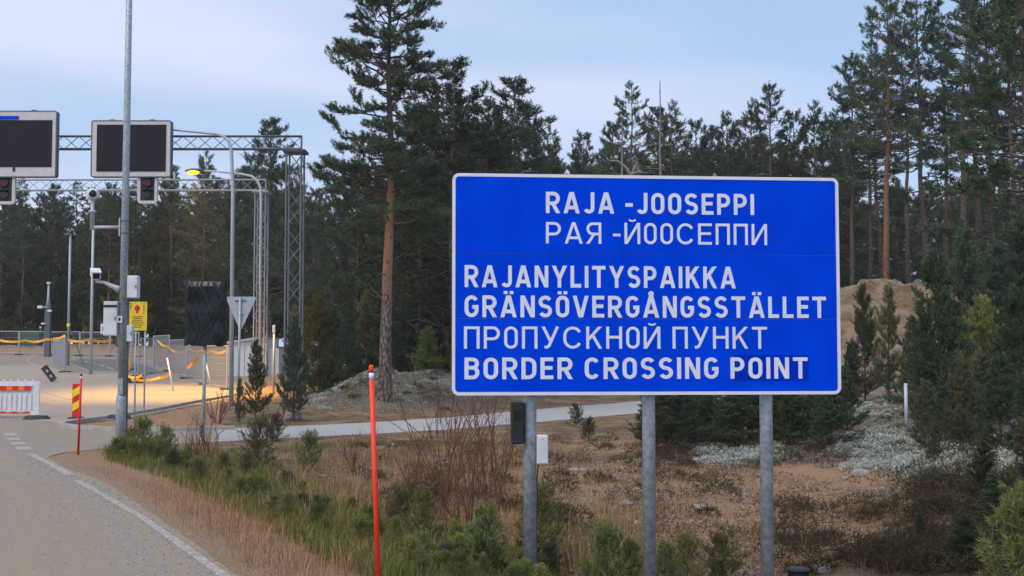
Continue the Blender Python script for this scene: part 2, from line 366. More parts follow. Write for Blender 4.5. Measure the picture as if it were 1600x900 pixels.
M['needles_bright'] = leaf_mat('bright_seedling_needles', [(0.12, 0.145, 0.03), (0.21, 0.235, 0.06), (0.33, 0.33, 0.12)])
M['grass_dry'] = leaf_mat('dry_grass', [(0.30, 0.18, 0.075), (0.48, 0.31, 0.14), (0.62, 0.45, 0.235)], 0.8)
M['grass_withered'] = leaf_mat('withered_grass', [(0.19, 0.13, 0.08), (0.33, 0.235, 0.15), (0.46, 0.355, 0.25)], 0.85)
M['grass_green'] = leaf_mat('green_grass', [(0.08, 0.12, 0.022), (0.18, 0.21, 0.045), (0.34, 0.30, 0.10)], 0.8)
M['lichen'] = leaf_mat('pale_lichen', [(0.34, 0.36, 0.30), (0.56, 0.58, 0.51), (0.74, 0.76, 0.69)], 0.9)
M['heather'] = leaf_mat('dark_heather', [(0.06, 0.04, 0.026), (0.13, 0.085, 0.05), (0.10, 0.115, 0.04)], 0.9)
M['twig'] = mat('reddish_twigs', (0.21, 0.075, 0.042), (0.12, 0.05, 0.035), 0.8, 0, 6)
M['bark_sapling'] = mat('sapling_bark', (0.075, 0.055, 0.04), (0.04, 0.032, 0.026), 0.9, 0, 12, 0.2)

def bark_mat(name, low, high, z0, z1, z2, z3):
    m = bpy.data.materials.new(name); m.use_nodes = True; n = m.node_tree; b = n.nodes['Principled BSDF']; b.inputs['Roughness'].default_value = 0.9; b.inputs['Specular IOR Level'].default_value = 0.15
    N = n.nodes.new; K = n.links.new
    t = N('ShaderNodeTexCoord'); s = N('ShaderNodeSeparateXYZ'); K(t.outputs['Object'], s.inputs[0])
    mp = N('ShaderNodeMapping'); mp.inputs['Scale'].default_value = (1, 1, 0.35); K(t.outputs['Object'], mp.inputs[0])
    v = N('ShaderNodeTexVoronoi'); v.inputs['Scale'].default_value = 16; K(mp.outputs[0], v.inputs[0])
    z = N('ShaderNodeTexNoise'); z.inputs['Scale'].default_value = 5; z.inputs['Detail'].default_value = 8; z.inputs['Roughness'].default_value = 0.7; K(mp.outputs[0], z.inputs[0])
    def two(src, c1, c2, lo, hi):
        r = N('ShaderNodeValToRGB'); r.color_ramp.elements[0].position = lo; r.color_ramp.elements[1].position = hi
        r.color_ramp.elements[0].color = (*c1, 1); r.color_ramp.elements[1].color = (*c2, 1); K(src, r.inputs[0]); return r.outputs[0]
    dark = tuple(c * 0.28 for c in low)
    A = two(v.outputs['Distance'], low, dark, 0.25, 0.62); B = two(z.outputs[0], high, tuple(c * 0.5 for c in high), 0.42, 0.72)
    mr = N('ShaderNodeMapRange'); mr.inputs[1].default_value = z0; mr.inputs[2].default_value = z1; K(s.outputs[2], mr.inputs[0])
    ad = N('ShaderNodeMath'); ad.operation = 'MULTIPLY_ADD'; ad.inputs[1].default_value = 0.8; ad.inputs[2].default_value = -0.4; K(z.outputs[0], ad.inputs[0])
    su = N('ShaderNodeMath'); su.operation = 'ADD'; su.use_clamp = True; K(ad.outputs[0], su.inputs[0]); K(mr.outputs[0], su.inputs[1])
    x = N('ShaderNodeMix'); x.data_type = 'RGBA'; K(su.outputs[0], x.inputs['Factor']); K(A, x.inputs['A']); K(B, x.inputs['B'])
    m2 = N('ShaderNodeMapRange'); m2.inputs[1].default_value = z2; m2.inputs[2].default_value = z3; K(s.outputs[2], m2.inputs[0])
    x2 = N('ShaderNodeMix'); x2.data_type = 'RGBA'; K(m2.outputs[0], x2.inputs['Factor']); K(x.outputs['Result'], x2.inputs['A']); x2.inputs['B'].default_value = (0.15, 0.105, 0.085, 1); K(x2.outputs['Result'], b.inputs['Base Color'])
    bp = N('ShaderNodeBump'); bp.inputs['Strength'].default_value = 0.8; bp.inputs['Distance'].default_value = 0.04; K(v.outputs['Distance'], bp.inputs['Height']); bp.invert = True; K(bp.outputs[0], b.inputs['Normal'])
    return m
M['bark_hero'] = bark_mat('plated_pine_bark', (0.25, 0.205, 0.185), (0.43, 0.235, 0.13), 2.6, 4.8, 6.6, 8.4)
M['bark'] = bark_mat('pine_bark', (0.17, 0.145, 0.13), (0.20, 0.135, 0.095), 4.0, 9.0, 10, 15)
M['bark_red'] = bark_mat('red_pine_bark', (0.22, 0.13, 0.09), (0.29, 0.145, 0.08), 2.0, 6.0, 10, 15)
M['limb'] = mat('pine_limb_bark', (0.13, 0.10, 0.085), (0.075, 0.06, 0.052), 0.9, 0, 8, 0.2)

# ------------------------------------------------------------------ terrain
def axis(parts):
    out = []
    for a, b, s in parts: out += list(np.arange(a, b, s))
    return np.array(out + [parts[-1][1]])
gx = axis([(-400, -100, 30), (-100, -40, 4), (-40, -14, 1.2), (-14, 12, 0.14), (12, 26, 0.5), (26, 60, 2), (60, 120, 6), (120, 420, 30)])
gy = axis([(-60, 4, 4), (4, 30, 0.16), (30, 66, 0.4), (66, 110, 2), (110, 200, 10), (200, 900, 70)])
X, Y = np.meshgrid(gx, gy); Z = heights(X, Y)
nx, ny = len(gx), len(gy)
idx = np.arange(nx * ny).reshape(ny, nx)
quads = np.stack([idx[:-1, :-1], idx[:-1, 1:], idx[1:, 1:], idx[1:, :-1]], -1).reshape(-1, 4)
gm = mesh_np('ground', np.stack([X, Y, Z], -1).reshape(-1, 3), quads, True)
PP = np.stack([X.ravel(), Y.ravel()], 1); SD = sdist(PP)
xs, ys = PP[:, 0], PP[:, 1]
def blob(px, py, rx, ry, amp=1.0):
    g = ground(px, py); return amp * np.exp(-((xs - g.x) / rx) ** 2 - ((ys - g.y) / ry) ** 2)
mg = np.zeros(len(PP)); ml = np.zeros(len(PP)); ms_ = np.zeros(len(PP))
near_edge = np.exp(-((SD - 0.2) / 1.15) ** 2) * (ys < 24)
ms_ += 0.75 * near_edge
mg += 0.55 * np.exp(-((SD - 2.6) / 1.1) ** 2) * (ys < 26)
for a in [(560, 625, 2.5, 2.2, .55), (640, 615, 3, 3, .6), (690, 600, 2.5, 3, .5), (500, 620, 1.6, 2, .45), (1160, 715, 2.2, 2.2, .45), (1380, 705, 2.4, 2.2, .7), (1300, 640, 3.5, 3.5, .55), (1440, 660, 3, 3, .6),
          (1550, 650, 3, 4, .7), (1340, 600, 4, 5, .45), (1550, 480, 5, 3, .45), (1260, 690, 2, 1.6, .35)]:
    ml += blob(*a)
for a in [(1290, 745, 2.4, 1.3, .9), (1050, 790, 2.4, 3.0, .65), (1130, 860, 1.7, 1.6, .65), (920, 760, 2.2, 3, .5), (980, 700, 3, 3, .5), (900, 850, 1.5, 1.5, .5), (560, 645, 3.5, 1.2, .35)]:
    ms_ += blob(*a)
ms_ += 0.30 * sm(5, 13, xs) * np.exp(-((ys - 55.5) / 2.2) ** 2)
ms_ += 0.6 * np.exp(-((SD - 0.0) / 3.0) ** 2) * (ys > 44) * (xs < 0)
isl = [gflat(*p) for p in [(105, 666), (240, 648), (350, 624), (350, 668), (180, 670)]]
ms_ += 0.5 * inside(PP, np.array(isl))
mg += 0.12 * sm(5, 13, xs) * sm(45, 49, ys) * (1 - sm(53, 55.5, ys))
mg += 0.45 * np.exp(-((xs + 6) / 8) ** 2 - ((ys - 70) / 6) ** 2)
ca = gm.color_attributes.new('mask', 'FLOAT_COLOR', 'POINT')
ca.data.foreach_set('color', np.stack([np.clip(mg, 0, 1), np.clip(ml, 0, .5), np.clip(ms_, 0, 1), np.ones(len(PP))], 1).astype(np.float32).ravel())
tag(mk('ground', gm, M['ground']), 'sandy forest floor and verges', None, None, 'structure')

def hz(x, y): return hgt(x, y)
# ------------------------------------------------------------------ asphalt sheets and paint
def sheet(name, poly, mat_, lift, parent=None, step=2.0, attr=False, fine=None):
    bm = bmesh.new(); npt = len(poly)
    cv, _, cf, *_r = delaunay_2d_cdt([Vector((p[0], p[1])) for p in poly], [(i, (i + 1) % npt) for i in range(npt)], [], 1, 1e-5)
    vs = [bm.verts.new((p[0], p[1], 0)) for p in cv]
    for f in cf: bm.faces.new([vs[i] for i in f])
    ys_ = [p[1] for p in poly]; xs_ = [p[0] for p in poly]
    cuts = list(np.arange(math.ceil(min(ys_) / step) * step, max(ys_), step))
    if fine: cuts = sorted(set(list(np.arange(max(min(ys_), 2), 30, fine)) + [c for c in cuts if c > 30]))
    for c in cuts:
        bmesh.ops.bisect_plane(bm, geom=bm.verts[:] + bm.edges[:] + bm.faces[:], plane_co=(0, c, 0), plane_no=(0, 1, 0), dist=1e-5)
    if fine:
        for c in np.arange(max(min(xs_), -24), max(xs_), fine):
            bmesh.ops.bisect_plane(bm, geom=bm.verts[:] + bm.edges[:] + bm.faces[:], plane_co=(c, 0, 0), plane_no=(1, 0, 0), dist=1e-5)
    for v in bm.verts: v.co.z = float(ramp(v.co.y)) + lift
    for f in bm.faces:
        f.normal_update()
        if f.normal.z < 0: f.normal_flip()
    be = [e for e in bm.edges if len(e.link_faces) == 1]
    ex = bmesh.ops.extrude_edge_only(bm, edges=be)
    for v in [g for g in ex['geom'] if isinstance(g, bmesh.types.BMVert)]: v.co.z -= 0.06
    me = bpy.data.meshes.new(name); bm.to_mesh(me); bm.free()
    if attr:
        n = len(me.vertices); co = np.zeros(n * 3, np.float32); me.vertices.foreach_get('co', co); co = co.reshape(-1, 3)
        e = np.array([near] + edge + [gflat(12, 676), (-22, 45)]); d = seg_dist(co[:, :2], e, False)
        A = me.attributes.new('lat', 'FLOAT_VECTOR', 'POINT'); A.data.foreach_set('vector', np.stack([d, co[:, 1], np.zeros(n)], 1).astype(np.float32).ravel())
    return mk(name, me, mat_, parent)
road = sheet('road', road_main, M['asphalt'], 0.010, None, 1.0, True, 0.8)
tag(road, 'worn grey asphalt road with sandy wheel tracks', None, None, 'structure')
M['asphalt_side'] = asphalt_mat('pale_side_asphalt', (0.47, 0.46, 0.47), (0.30, 0.295, 0.305), (0.36, 0.33, 0.29), 0.6)
sr = side_lo[3:] + side_hi[:-3]
tag(sheet('side_road', roughen(sr, .4, .03), M['asphalt_side'], 0.016, None, 1.0, True), 'pale grey asphalt side road running behind the sign', None, None, 'structure')
plz = [gflat(*p) for p in [(365, 622), (300, 634), (240, 646), (190, 655), (100, 662), (0, 650), (-160, 640), (-160, 580), (0, 572), (60, 570), (110, 583), (185, 583), (230, 600), (330, 606), (365, 612)]]
tag(sheet('plaza', plz, M['asphalt_far'], 0.016, None, 1.0, True), 'tan dusty asphalt yard by the checkpoint', None, None, 'structure')
dk = [gflat(*p) for p in [(104, 566), (125, 561), (180, 562), (230, 572), (255, 582), (230, 586), (180, 580), (140, 579)]]
tag(sheet('lane', dk, M['asphalt_dark'], 0.022, None, 1.0), 'dark patch of fresh asphalt in the yard', None, None, 'structure')
# kerb round the tip of the verge island
def strip(name, pts, wd, mat_, lift, parent, h=0.0):
    p = [np.array(q) for q in pts]; Lf, Rt = [], []
    for i in range(len(p)):
        t = p[min(i + 1, len(p) - 1)] - p[max(i - 1, 0)]; t = t / np.linalg.norm(t); nrm = np.array([-t[1], t[0]]); Lf.append(p[i] + nrm * wd / 2); Rt.append(p[i] - nrm * wd / 2)
    bm = bmesh.new()
    top = [(bm.verts.new((a[0], a[1], float(ramp(a[1])) + lift + h)), bm.verts.new((b[0], b[1], float(ramp(b[1])) + lift + h))) for a, b in zip(Lf, Rt)]
    for i in range(len(p) - 1): bm.faces.new((top[i][1], top[i + 1][1], top[i + 1][0], top[i][0]))
    if h:
        bot = [(bm.verts.new((a[0], a[1], float(ramp(a[1])) - 0.05)), bm.verts.new((b[0], b[1], float(ramp(b[1])) - 0.05))) for a, b in zip(Lf, Rt)]
        for i in range(len(p) - 1):
            bm.faces.new((top[i][0], top[i + 1][0], bot[i + 1][0], bot[i][0])); bm.faces.new((top[i][1], bot[i][1], bot[i + 1][1], top[i + 1][1]))
        bm.faces.new((top[0][0], bot[0][0], bot[0][1], top[0][1])); bm.faces.new((top[-1][0], top[-1][1], bot[-1][1], bot[-1][0]))
    bmesh.ops.recalc_face_normals(bm, faces=bm.faces)
    for f in bm.faces:
        if not h and f.normal.z < 0: f.normal_flip()
    me = bpy.data.meshes.new(name); bm.to_mesh(me); bm.free(); return mk(name, me, mat_, parent)
def dense(pts, n=6):
    o = []
    for a, b in zip(pts[:-1], pts[1:]):
        for k in range(n): o.append(tuple(np.array(a) + (np.array(b) - np.array(a)) * k / n))
    return o + [pts[-1]]
kp = [gflat(*p) for p in [(366, 672), (250, 675), (180, 674), (120, 671), (98, 668), (94, 666.5), (99, 664.5), (120, 661), (175, 654), (240, 643), (300, 631), (362, 620)]]
kerb = strip('kerb', dense(kp, 3), 0.16, M['kerb'], 0.006, None, 0.10); tag(kerb, 'pale concrete kerb around the tip of the verge island', None, None, 'structure')
line_pts = [(345, 898), (285, 855), (225, 812), (170, 780), (120, 752)]
near_line = [gflat(*p) for p in line_pts]; near_line = [tuple(np.array(near_line[0]) + d0 * 8)] + near_line
strip('edge_line', dense(near_line), 0.10, M['paint'], 0.014, road)
strip('edge_line', dense([gflat(111, 744), gflat(80, 727), gflat(47, 710)]), 0.14, M['paint'], 0.014, road)
for a, b in [((41, 704), (33, 699)), ((30, 696), (26, 692)), ((23, 689), (20, 685)), ((18, 682), (14, 677))]:
    strip('lane_dash', [gflat(*a), gflat(*b)], 0.26, M['paint'], 0.014, road)
for pl, wd in [([(58, 554), (42, 564), (66, 578)], .16), ([(64, 610), (110, 625)], .14), ([(108, 568), (138, 580)], .15), ([(205, 617), (310, 617)], .12), ([(230, 592), (268, 600)], .12)]:
    strip('painted_line', dense([gflat(*p) for p in pl], 4), wd, M['paint'], 0.027, road)
for a, b in [((128, 565), (137, 566.5)), ((143, 567.5), (150, 569)), ((156, 570.5), (163, 573)), ((168, 574.5), (177, 578))]:
    strip('lane_dash', [gflat(*a), gflat(*b)], 0.16, M['paint'], 0.027, road)

# ------------------------------------------------------------------ trees
def unit(v): return v / np.maximum(1e-9, np.linalg.norm(v, axis=-1, keepdims=True))
def tufts(rng, P, D, k, ln, wd, shoot, spread):
    n = len(P); P = np.repeat(P, k, 0); D = np.repeat(D, k, 0); m = n * k
    rnd = unit(rng.normal(size=(m, 3))); nd = unit(D * (1 - spread) + rnd * spread)
    base = P + D * (rng.random((m, 1)) - 0.35) * shoot
    side = unit(np.cross(nd, unit(rng.normal(size=(m, 3))))); l = ln * (0.65 + 0.6 * rng.random((m, 1)))
    a = base + side * wd / 2; b = base - side * wd / 2; c = base + nd * l
    V = np.stack([a, b, c], 1).reshape(-1, 3); return V, np.arange(m * 3).reshape(-1, 3)
class Tubes:
    def __init__(s): s.V = []; s.F = []; s.n = 0
    def add(s, pts, rad, sides=5):
        pts = np.asarray(pts, float); n = len(pts); t = unit(np.gradient(pts, axis=0))
        ref = np.array([1.0, 0, 0]) if abs(t[0][0]) < 0.8 else np.array([0, 1.0, 0])
        a = unit(ref - t * (t @ ref)[:, None]); b = np.cross(t, a)
        ang = np.arange(sides) * 2 * np.pi / sides
        ring = pts[:, None, :] + (a[:, None, :] * np.cos(ang)[None, :, None] + b[:, None, :] * np.sin(ang)[None, :, None]) * np.asarray(rad)[:, None, None]
        i = np.arange(n - 1)[:, None] * sides; k = np.arange(sides)[None, :]
        f = np.stack([i + k, i + (k + 1) % sides, i + sides + (k + 1) % sides, i + sides + k], -1).reshape(-1, 4) + s.n
        s.V.append(ring.reshape(-1, 3)); s.F.append(f); s.n += n * sides
    def mesh(s, name): return mesh_np(name, np.concatenate(s.V), np.concatenate(s.F), True)
def pine(seed, H, cb, Rr, r0, prof, dz, lowel, topel, up, k, ln, wd, shoot, spread=0.62, inner=0.4, lean=0.0, dead=0, nb=(3, 5), gap=0.0, tw=0.24, shootgap=1, wob=0.012, limbs=()):
    rng = np.random.default_rng(seed); T = Tubes(); LB = Tubes()
    nt_ = 16; zt = np.linspace(0, H, nt_)
    wb = np.cumsum(rng.normal(size=(nt_, 2)) * wob * H / 4, 0); wb -= wb[0]
    tp = np.stack([wb[:, 0] + lean * zt, wb[:, 1], zt], 1)
    rad = r0 * (1 - 0.93 * (zt / H) ** 0.95); rad[0] *= 1.25
    T.add(tp, rad, 10)
    P, D = [], []
    def tpos(z): return np.array([np.interp(z, zt, tp[:, 0]), np.interp(z, zt, tp[:, 1]), z])
    def branch(z, az, el, ln_, foliage=True, upk=up, fat=1.0):
        p0 = tpos(z); dh = np.array([math.cos(az), math.sin(az), 0]); n = 6; s = np.linspace(0, 1, n)
        kink = rng.normal(size=(n, 3)) * 0.05 * ln_; kink[0] = 0
        pts = p0 + dh * (s * ln_ * math.cos(el))[:, None] + np.array([0, 0, 1.0]) * (s * ln_ * math.sin(el) + upk * ln_ * s ** 2)[:, None] + kink
        rb = min(np.interp(z, zt, rad) * 0.55, 0.010 + 0.016 * ln_) * fat
        LB.add(pts, rb * (1 - 0.8 * s), 4)
        if not foliage: return pts
        m = max(3, int(ln_ * (1 - inner) / tw * 2))
        for j in range(m):
            q = inner + (1 - inner) * (j + rng.random()) / m; x = q * (n - 1); i = min(int(x), n - 2); f = x - i
            b0 = pts[i] * (1 - f) + pts[i + 1] * f; bd = unit(pts[i + 1] - pts[i])
            sgn = 1 if j % 2 else -1; sd_ = np.array([-bd[1], bd[0], 0]) * sgn
            a = R(rng.uniform(25, 65)); td = unit(bd * math.cos(a) + sd_ * math.sin(a) + np.array([0, 0, rng.uniform(-.1, .45)]))
            tl = min(0.42 * ln_ * (1.25 - q) + 0.08, 0.9) * rng.uniform(.6, 1.2)
            LB.add(np.stack([b0, b0 + td * tl]), [0.008, 0.004], 3)
            for u in np.arange(0.35, 1.01, 0.33 * shootgap):
                P.append(b0 + td * tl * u + rng.normal(size=3) * 0.04); D.append(unit(td + np.array([0, 0, 0.35]) + rng.normal(size=3) * 0.25))
        P.append(pts[-1]); D.append(unit(pts[-1] - pts[-2]))
        return pts
    z = cb * H; az0 = rng.random() * 6.28
    while z < H * 0.985:
        t = (z - cb * H) / (H - cb * H); nbr = rng.integers(nb[0], nb[1] + 1); az0 += 1.3
        for j in range(nbr):
            if rng.random() < gap: continue
            ln_ = Rr * prof(t) * rng.uniform(.55, 1.18) + 0.12
            el = R(lowel + (topel - lowel) * t ** 1.5 + rng.normal() * 9)
            branch(z + rng.normal() * dz * 0.25, az0 + j * 6.283 / nbr + rng.normal() * 0.35, el, ln_)
        z += dz * (1.15 - 0.5 * t) * rng.uniform(.75, 1.25)
    for (zz, az, el, ln_, upk) in limbs: branch(zz, az, el, ln_, True, upk, 1.3)
    P.append(tp[-1]); D.append(np.array([0, 0, 1.0]))
    for j in range(dead):
        branch(rng.uniform(0.35 * cb, 1.05 * cb) * H, rng.random() * 6.28, R(rng.uniform(-15, 25)), rng.uniform(.4, 1.5), False, rng.uniform(-.2, .3))
    V, Fc = tufts(rng, np.array(P), np.array(D), k, ln, wd, shoot, spread)
    tm = Tubes(); nf = sum(len(f) for f in T.F); tm.V = T.V + LB.V; tm.F = T.F + [f + T.n for f in LB.F]; me = tm.mesh('trunk')
    mi = np.ones(len(me.polygons), np.int32); mi[:nf] = 0; me.polygons.foreach_set('material_index', mi)
    return me, mesh_np('crown', V, Fc)
def matp(tr, cr, bark, leaf, limb='limb'): tr.materials.append(bark); tr.materials.append(M[limb]); cr.materials.append(leaf); return (tr, cr)
def tree_parts(p, o): mk('trunk', p[0], None, o); mk('crown', p[1], None, o)
pr_round = lambda t: (0.55 + 0.45 * math.sin(min(1, t * 1.6 + 0.25) * math.pi * 0.62)) * (1 - t ** 2.2) + 0.03
pr_cone = lambda t: (1 - t) ** 0.85 + 0.04
pr_mid = lambda t: (0.80 + 0.15 * t) * (1 - t ** 2.3) + 0.06
KIND = {}
for i in range(4):
    KIND['tall%d' % i] = (18.0, matp(*pine(10 + i, 18, [.46, .52, .40, .56][i], [2.3, 2.0, 2.5, 2.1][i], .19, pr_round, .54, -8, 42, .16, 15, .17, .036, .26, dead=8, gap=.16, tw=.17, lean=[.0, .006, -.008, .004][i]), M['bark'], M[['needles', 'needles_blue'][i % 2]]))
for i in range(4):
    KIND['mid%d' % i] = (12.0, matp(*pine(30 + i, 12, [.16, .24, .12, .2][i], [2.3, 2.0, 2.6, 1.9][i], .15, pr_mid, .44, 0, 48, .18, 15, .17, .036, .26, gap=.08, tw=.17, dead=4), M['bark'], M[['needles', 'needles_blue', 'needles', 'needles_olive'][i]]))
for i in range(4):
    q = KIND['mid%d' % i][1]; c2 = q[1].copy(); c2.materials[0] = M['needles_olive']; KIND['olive%d' % i] = (12.0, (q[0], c2))  # same crowns with olive needles, used towards the left forest
KIND['red0'] = (18.0, (KIND['tall0'][1][0].copy(), KIND['tall0'][1][1])); KIND['red0'][1][0].materials[0] = M['bark_red']
for i in range(4):
    KIND['young%d' % i] = (4.0, matp(*pine(50 + i, 4.0, [.08, .12, .05, .15][i], [1.05, .85, 1.2, .8][i], .05, pr_cone, .30, 12, 55, .35, 30, .095, .017, .18, spread=.55, inner=.12, tw=.12, nb=(4, 6), gap=.08), M['bark_sapling'], M[['needles', 'needles_blue', 'needles_young', 'needles_olive'][i]]))
for i in range(4):
    KIND['seed%d' % i] = (1.0, matp(*pine(70 + i, 1.0, .06, [.36, .30, .42, .34][i], .013, lambda t: (1 - t) ** .7 + .1, .12, 25, 62, .35, 22, .065, .0075, .10, spread=.5, inner=.12, tw=.10, nb=(3, 5)), M['bark_sapling'], M[['needles_young', 'needles_bright', 'needles_young', 'needles_olive'][i]]))
RNG = random.Random(4)
def put(kind, px, d, ytop, label, group=None, name='pine_tree', cat='tree', width=1.0, base=None, H=None, mats=None):
    Hn, prt = KIND[kind]
    x = (px - 800) / F * d / (CP); zb = hgt(x, d)
    if H is None: H = at(px, ytop, d).z - zb
    s = H / Hn
    o = empty(name, (x, d, zb - 0.04), RNG.random() * 6.28); o.scale = (s * width, s * width, s)
    tree_parts(prt, o)
    return tag(o, label, cat, group)

# the big pine on the lichen bank
hp = ground(601, 601); HX, HY = at(601, 600, 38).x, 38.0
hzb = hgt(HX, HY); HH = at(617, -120, 38).z - hzb
def hero_prof(t): return 1.0 if t < .22 else (0.66 if t < .34 else 0.84 * (1 - (t - .34) / .72) ** .7 + 0.08)
limbs = [(HH * .44, R(180), R(14), 2.5, .05), (HH * .4155, R(168), R(18), 2.7, .06), (HH * .51, R(190), R(22), 2.4, .1), (HH * .47, R(175), R(-4), 2.3, -.05), (HH * .38, R(185), R(-12), 2.0, -.12), (HH * .46, R(5), R(5), 1.9, 0), (HH * .53, R(-10), R(10), 1.8, 0.05), (HH * .40, R(20), R(-10), 1.7, -.05)]
hprt = matp(*pine(7, HH, .375, 2.05, .215, hero_prof, .36, -6, 35, .10, 26, .125, .022, .20, dead=12, gap=.07, tw=.11, lean=.026, wob=.008, limbs=limbs, nb=(4, 6)), M['bark_hero'], M['needles'])
o = empty('pine_tree', (HX, HY, hzb - .05)); tree_parts(hprt, o)
tag(o, 'tall old pine with orange flaking trunk standing alone on the lichen bank', 'tree')

# dense pines just behind it
for kd, px, d, yt, lb, wd in [('mid0', 716, 45, 100, 'dense dark pine rising close behind the big orange-trunked pine', 1.35), ('mid1', 792, 49, 128, 'pine with twin pointed tops behind the upper left corner of the blue sign', 1.3), ('mid2', 655, 46, 175, 'broad dark pine filling the gap behind the big pine trunk', 1.2),
                              ('mid0', 815, 58, 165, 'slimmer pine peeking over the left part of the blue sign', 1.1), ('mid2', 560, 52, 250, 'dark low-branched pine left of the big pine trunk', .8), ('mid2', 640, 52, 160, 'dense pine showing on both sides of the big pine trunk', 1.25), ('mid0', 690, 51, 135, 'bushy pine filling in right of the big pine crown', 1.2), ('mid2', 765, 50, 165, 'broad pine beside the top left corner of the sign', 1.3), ('mid0', 605, 58, 225, 'dark pine directly behind the big pine stem', 1.2),
                              ('mid1', 742, 56, 190, 'pine wedged between the two dense pines beside the sign', 1.3)]:
    put(kd, px, d, yt, lb, None, width=wd)
put('mid1', 426, 66, 188, 'tall conical pine behind the end of the gantry beam', None, width=1.15)
put('mid3', 318, 84, 243, 'brownish green pine standing beside the lit street lamp', None)  # brownish tone is the shared olive needle colour
put('red0', 1387, 64, -45, 'tall pine with a reddish trunk behind the sand heap', None)
for kd, px, d, yt in [('tall0', 1333, 67, 85), ('tall1', 1358, 70, 60), ('tall2', 1445, 66, -35), ('tall3', 1500, 64, -60), ('tall0', 1532, 74, -20), ('tall1', 1480, 78, 20), ('tall3', 1420, 80, 40), ('tall2', 1585, 62, -60), ('tall1', 1560, 70, -40), ('tall0', 1630, 66, -60), ('tall2', 1680, 70, -50), ('tall3', 1310, 80, 165), ('tall2', 1375, 86, 90)]:
    put(kd, px, d, yt, 'tall straight pine standing in the wood behind the sand heap', 'tall pines behind the sand heap')
put('mid2', 1612, 36, -60, 'heavy dark pine leaning its branches over the right end of the sand heap', None, width=1.2)
for kd, px, d, yt in [('mid3', 862, 82, 206), ('mid0', 912, 84, 212), ('mid1', 952, 76, 195), ('tall2', 985, 72, 128), ('mid1', 1022, 78, 172), ('mid3', 1052, 76, 168), ('mid0', 1088, 80, 192), ('mid2', 1140, 76, 183), ('mid1', 1112, 86, 200), ('mid3', 1178, 78, 165), ('tall0', 1206, 72, 128), ('mid0', 1242, 80, 178), ('mid3', 1277, 76, 168), ('mid2', 1302, 80, 185), ('mid1', 835, 88, 225)]:
    put(kd, px, d, yt, {985: 'tallest pine left of the thin dead spar above the blue sign', 1206: 'tall pine well right of the thin dead spar above the blue sign'}.get(px, {'0': 'dark green', '1': 'bluish green', '2': 'broad dark', '3': 'olive'}[kd[-1]] + ' pine whose top shows above the upper edge of the blue sign'), 'pines showing above the blue sign')
for kd, px, d, yt in [('olive0', 265, 88, 262), ('olive2', 365, 90, 275), ('mid3', 28, 92, 283), ('mid1', 78, 97, 290), ('tall1', 122, 94, 282), ('mid3', 2, 88, 285), ('mid0', 172, 90, 290), ('tall2', 215, 88, 272), ('mid1', 520, 76, 288), ('mid3', 548, 80, 300), ('mid0', 492, 84, 298), ('mid2', 398, 86, 262), ('mid3', 462, 78, 270), ('red0', 170, 84, 300), ('tall3', 38, 85, 320), ('tall0', 60, 99, 300), ('tall1', 145, 100, 290)]:
    put(kd, px, d, yt, {'0': 'dark green', '1': 'bluish green', '2': 'broad dark', '3': 'olive'}[kd[-1]] + (' olive-tinted' if kd[0] == 'o' else '') + ' pine at the forest edge behind the fenced checkpoint yard', 'pines behind the checkpoint yard')
def skyl(px):
    return float(np.interp(px, [-300, 0, 130, 310, 420, 520, 620, 760, 840, 980, 1080, 1200, 1300, 1340, 1450, 1900], [270, 290, 290, 265, 240, 300, 250, 190, 235, 205, 220, 200, 215, 270, 260, 150]))
kk = ['mid0', 'mid1', 'mid2', 'mid3', 'tall0', 'tall1', 'tall2', 'tall3']
for row, (d0_, stp) in enumerate([(92, 42), (100, 38), (110, 36), (122, 34)]):
    px = -160 + row * 13
    while px < 1780:
        kd = RNG.choice((['olive0', 'olive1', 'olive2', 'olive3', 'mid1'] if px < 560 else kk[:4]) if row < 2 else kk + (['olive0', 'olive2'] * 2 if px < 560 else []))
        put(kd, px + RNG.uniform(-12, 12), d0_ + RNG.uniform(-4, 4), skyl(px) + RNG.uniform(12, 75), ('olive' if kd[0] == 'o' else {'0': 'dark green', '1': 'bluish green', '2': 'broad', '3': 'olive'}[kd[-1]]) + (' low-branched' if kd[0] in 'mo' else ' bare-trunked') + ' pine in the close-grown forest far behind everything', 'forest pines in the far rows', width=1.15)
        px += stp
for px in list(range(-20, 560, 30)) + list(range(600, 1330, 48)):
    d = RNG.uniform(84, 90) if px < 560 else RNG.uniform(62, 72)
    put(RNG.choice(['young0', 'young1', 'young2', 'young3']), px + RNG.uniform(-10, 10), d, 0, 'bushy young pine at the foot of the forest', 'young pines under the forest edge', H=RNG.uniform(3.2, 6), width=1.3)

# dead spars
def snag(px, d, ytop, label, r, nbr, seed):
    rng = np.random.default_rng(seed); b = at(px, 300, d); zb = hgt(b.x, d); H = at(px, ytop, d).z - zb; T = Tubes()
    zs = np.linspace(0, H, 9); T.add(np.stack([rng.normal(size=9) * .03, rng.normal(size=9) * .03, zs], 1), r * (1 - .85 * zs / H), 6)
    for i in range(nbr):
        z = H * rng.uniform(.55, .97); a = rng.random() * 6.28; l = rng.uniform(.3, 1.0); s = np.linspace(0, 1, 4)[:, None]
        T.add(np.array([0, 0, z]) + s * np.array([math.cos(a) * l, math.sin(a) * l, l * .25]) + np.array([0, 0, -.2]) * s * s * l, [.025, .018, .012, .006], 4)
    o = empty('dead_tree', (b.x, d, zb - .05)); mk('trunk', T.mesh('trunk'), M['deadwood'], o); return tag(o, label, 'dead tree')
snag(1032, 70, 125, 'thin bare dead spar sticking up above the pines over the sign', .16, 10, 1)
snag(972, 62, 182, 'leaning grey dead trunk stump behind the top of the blue sign', .17, 8, 2)
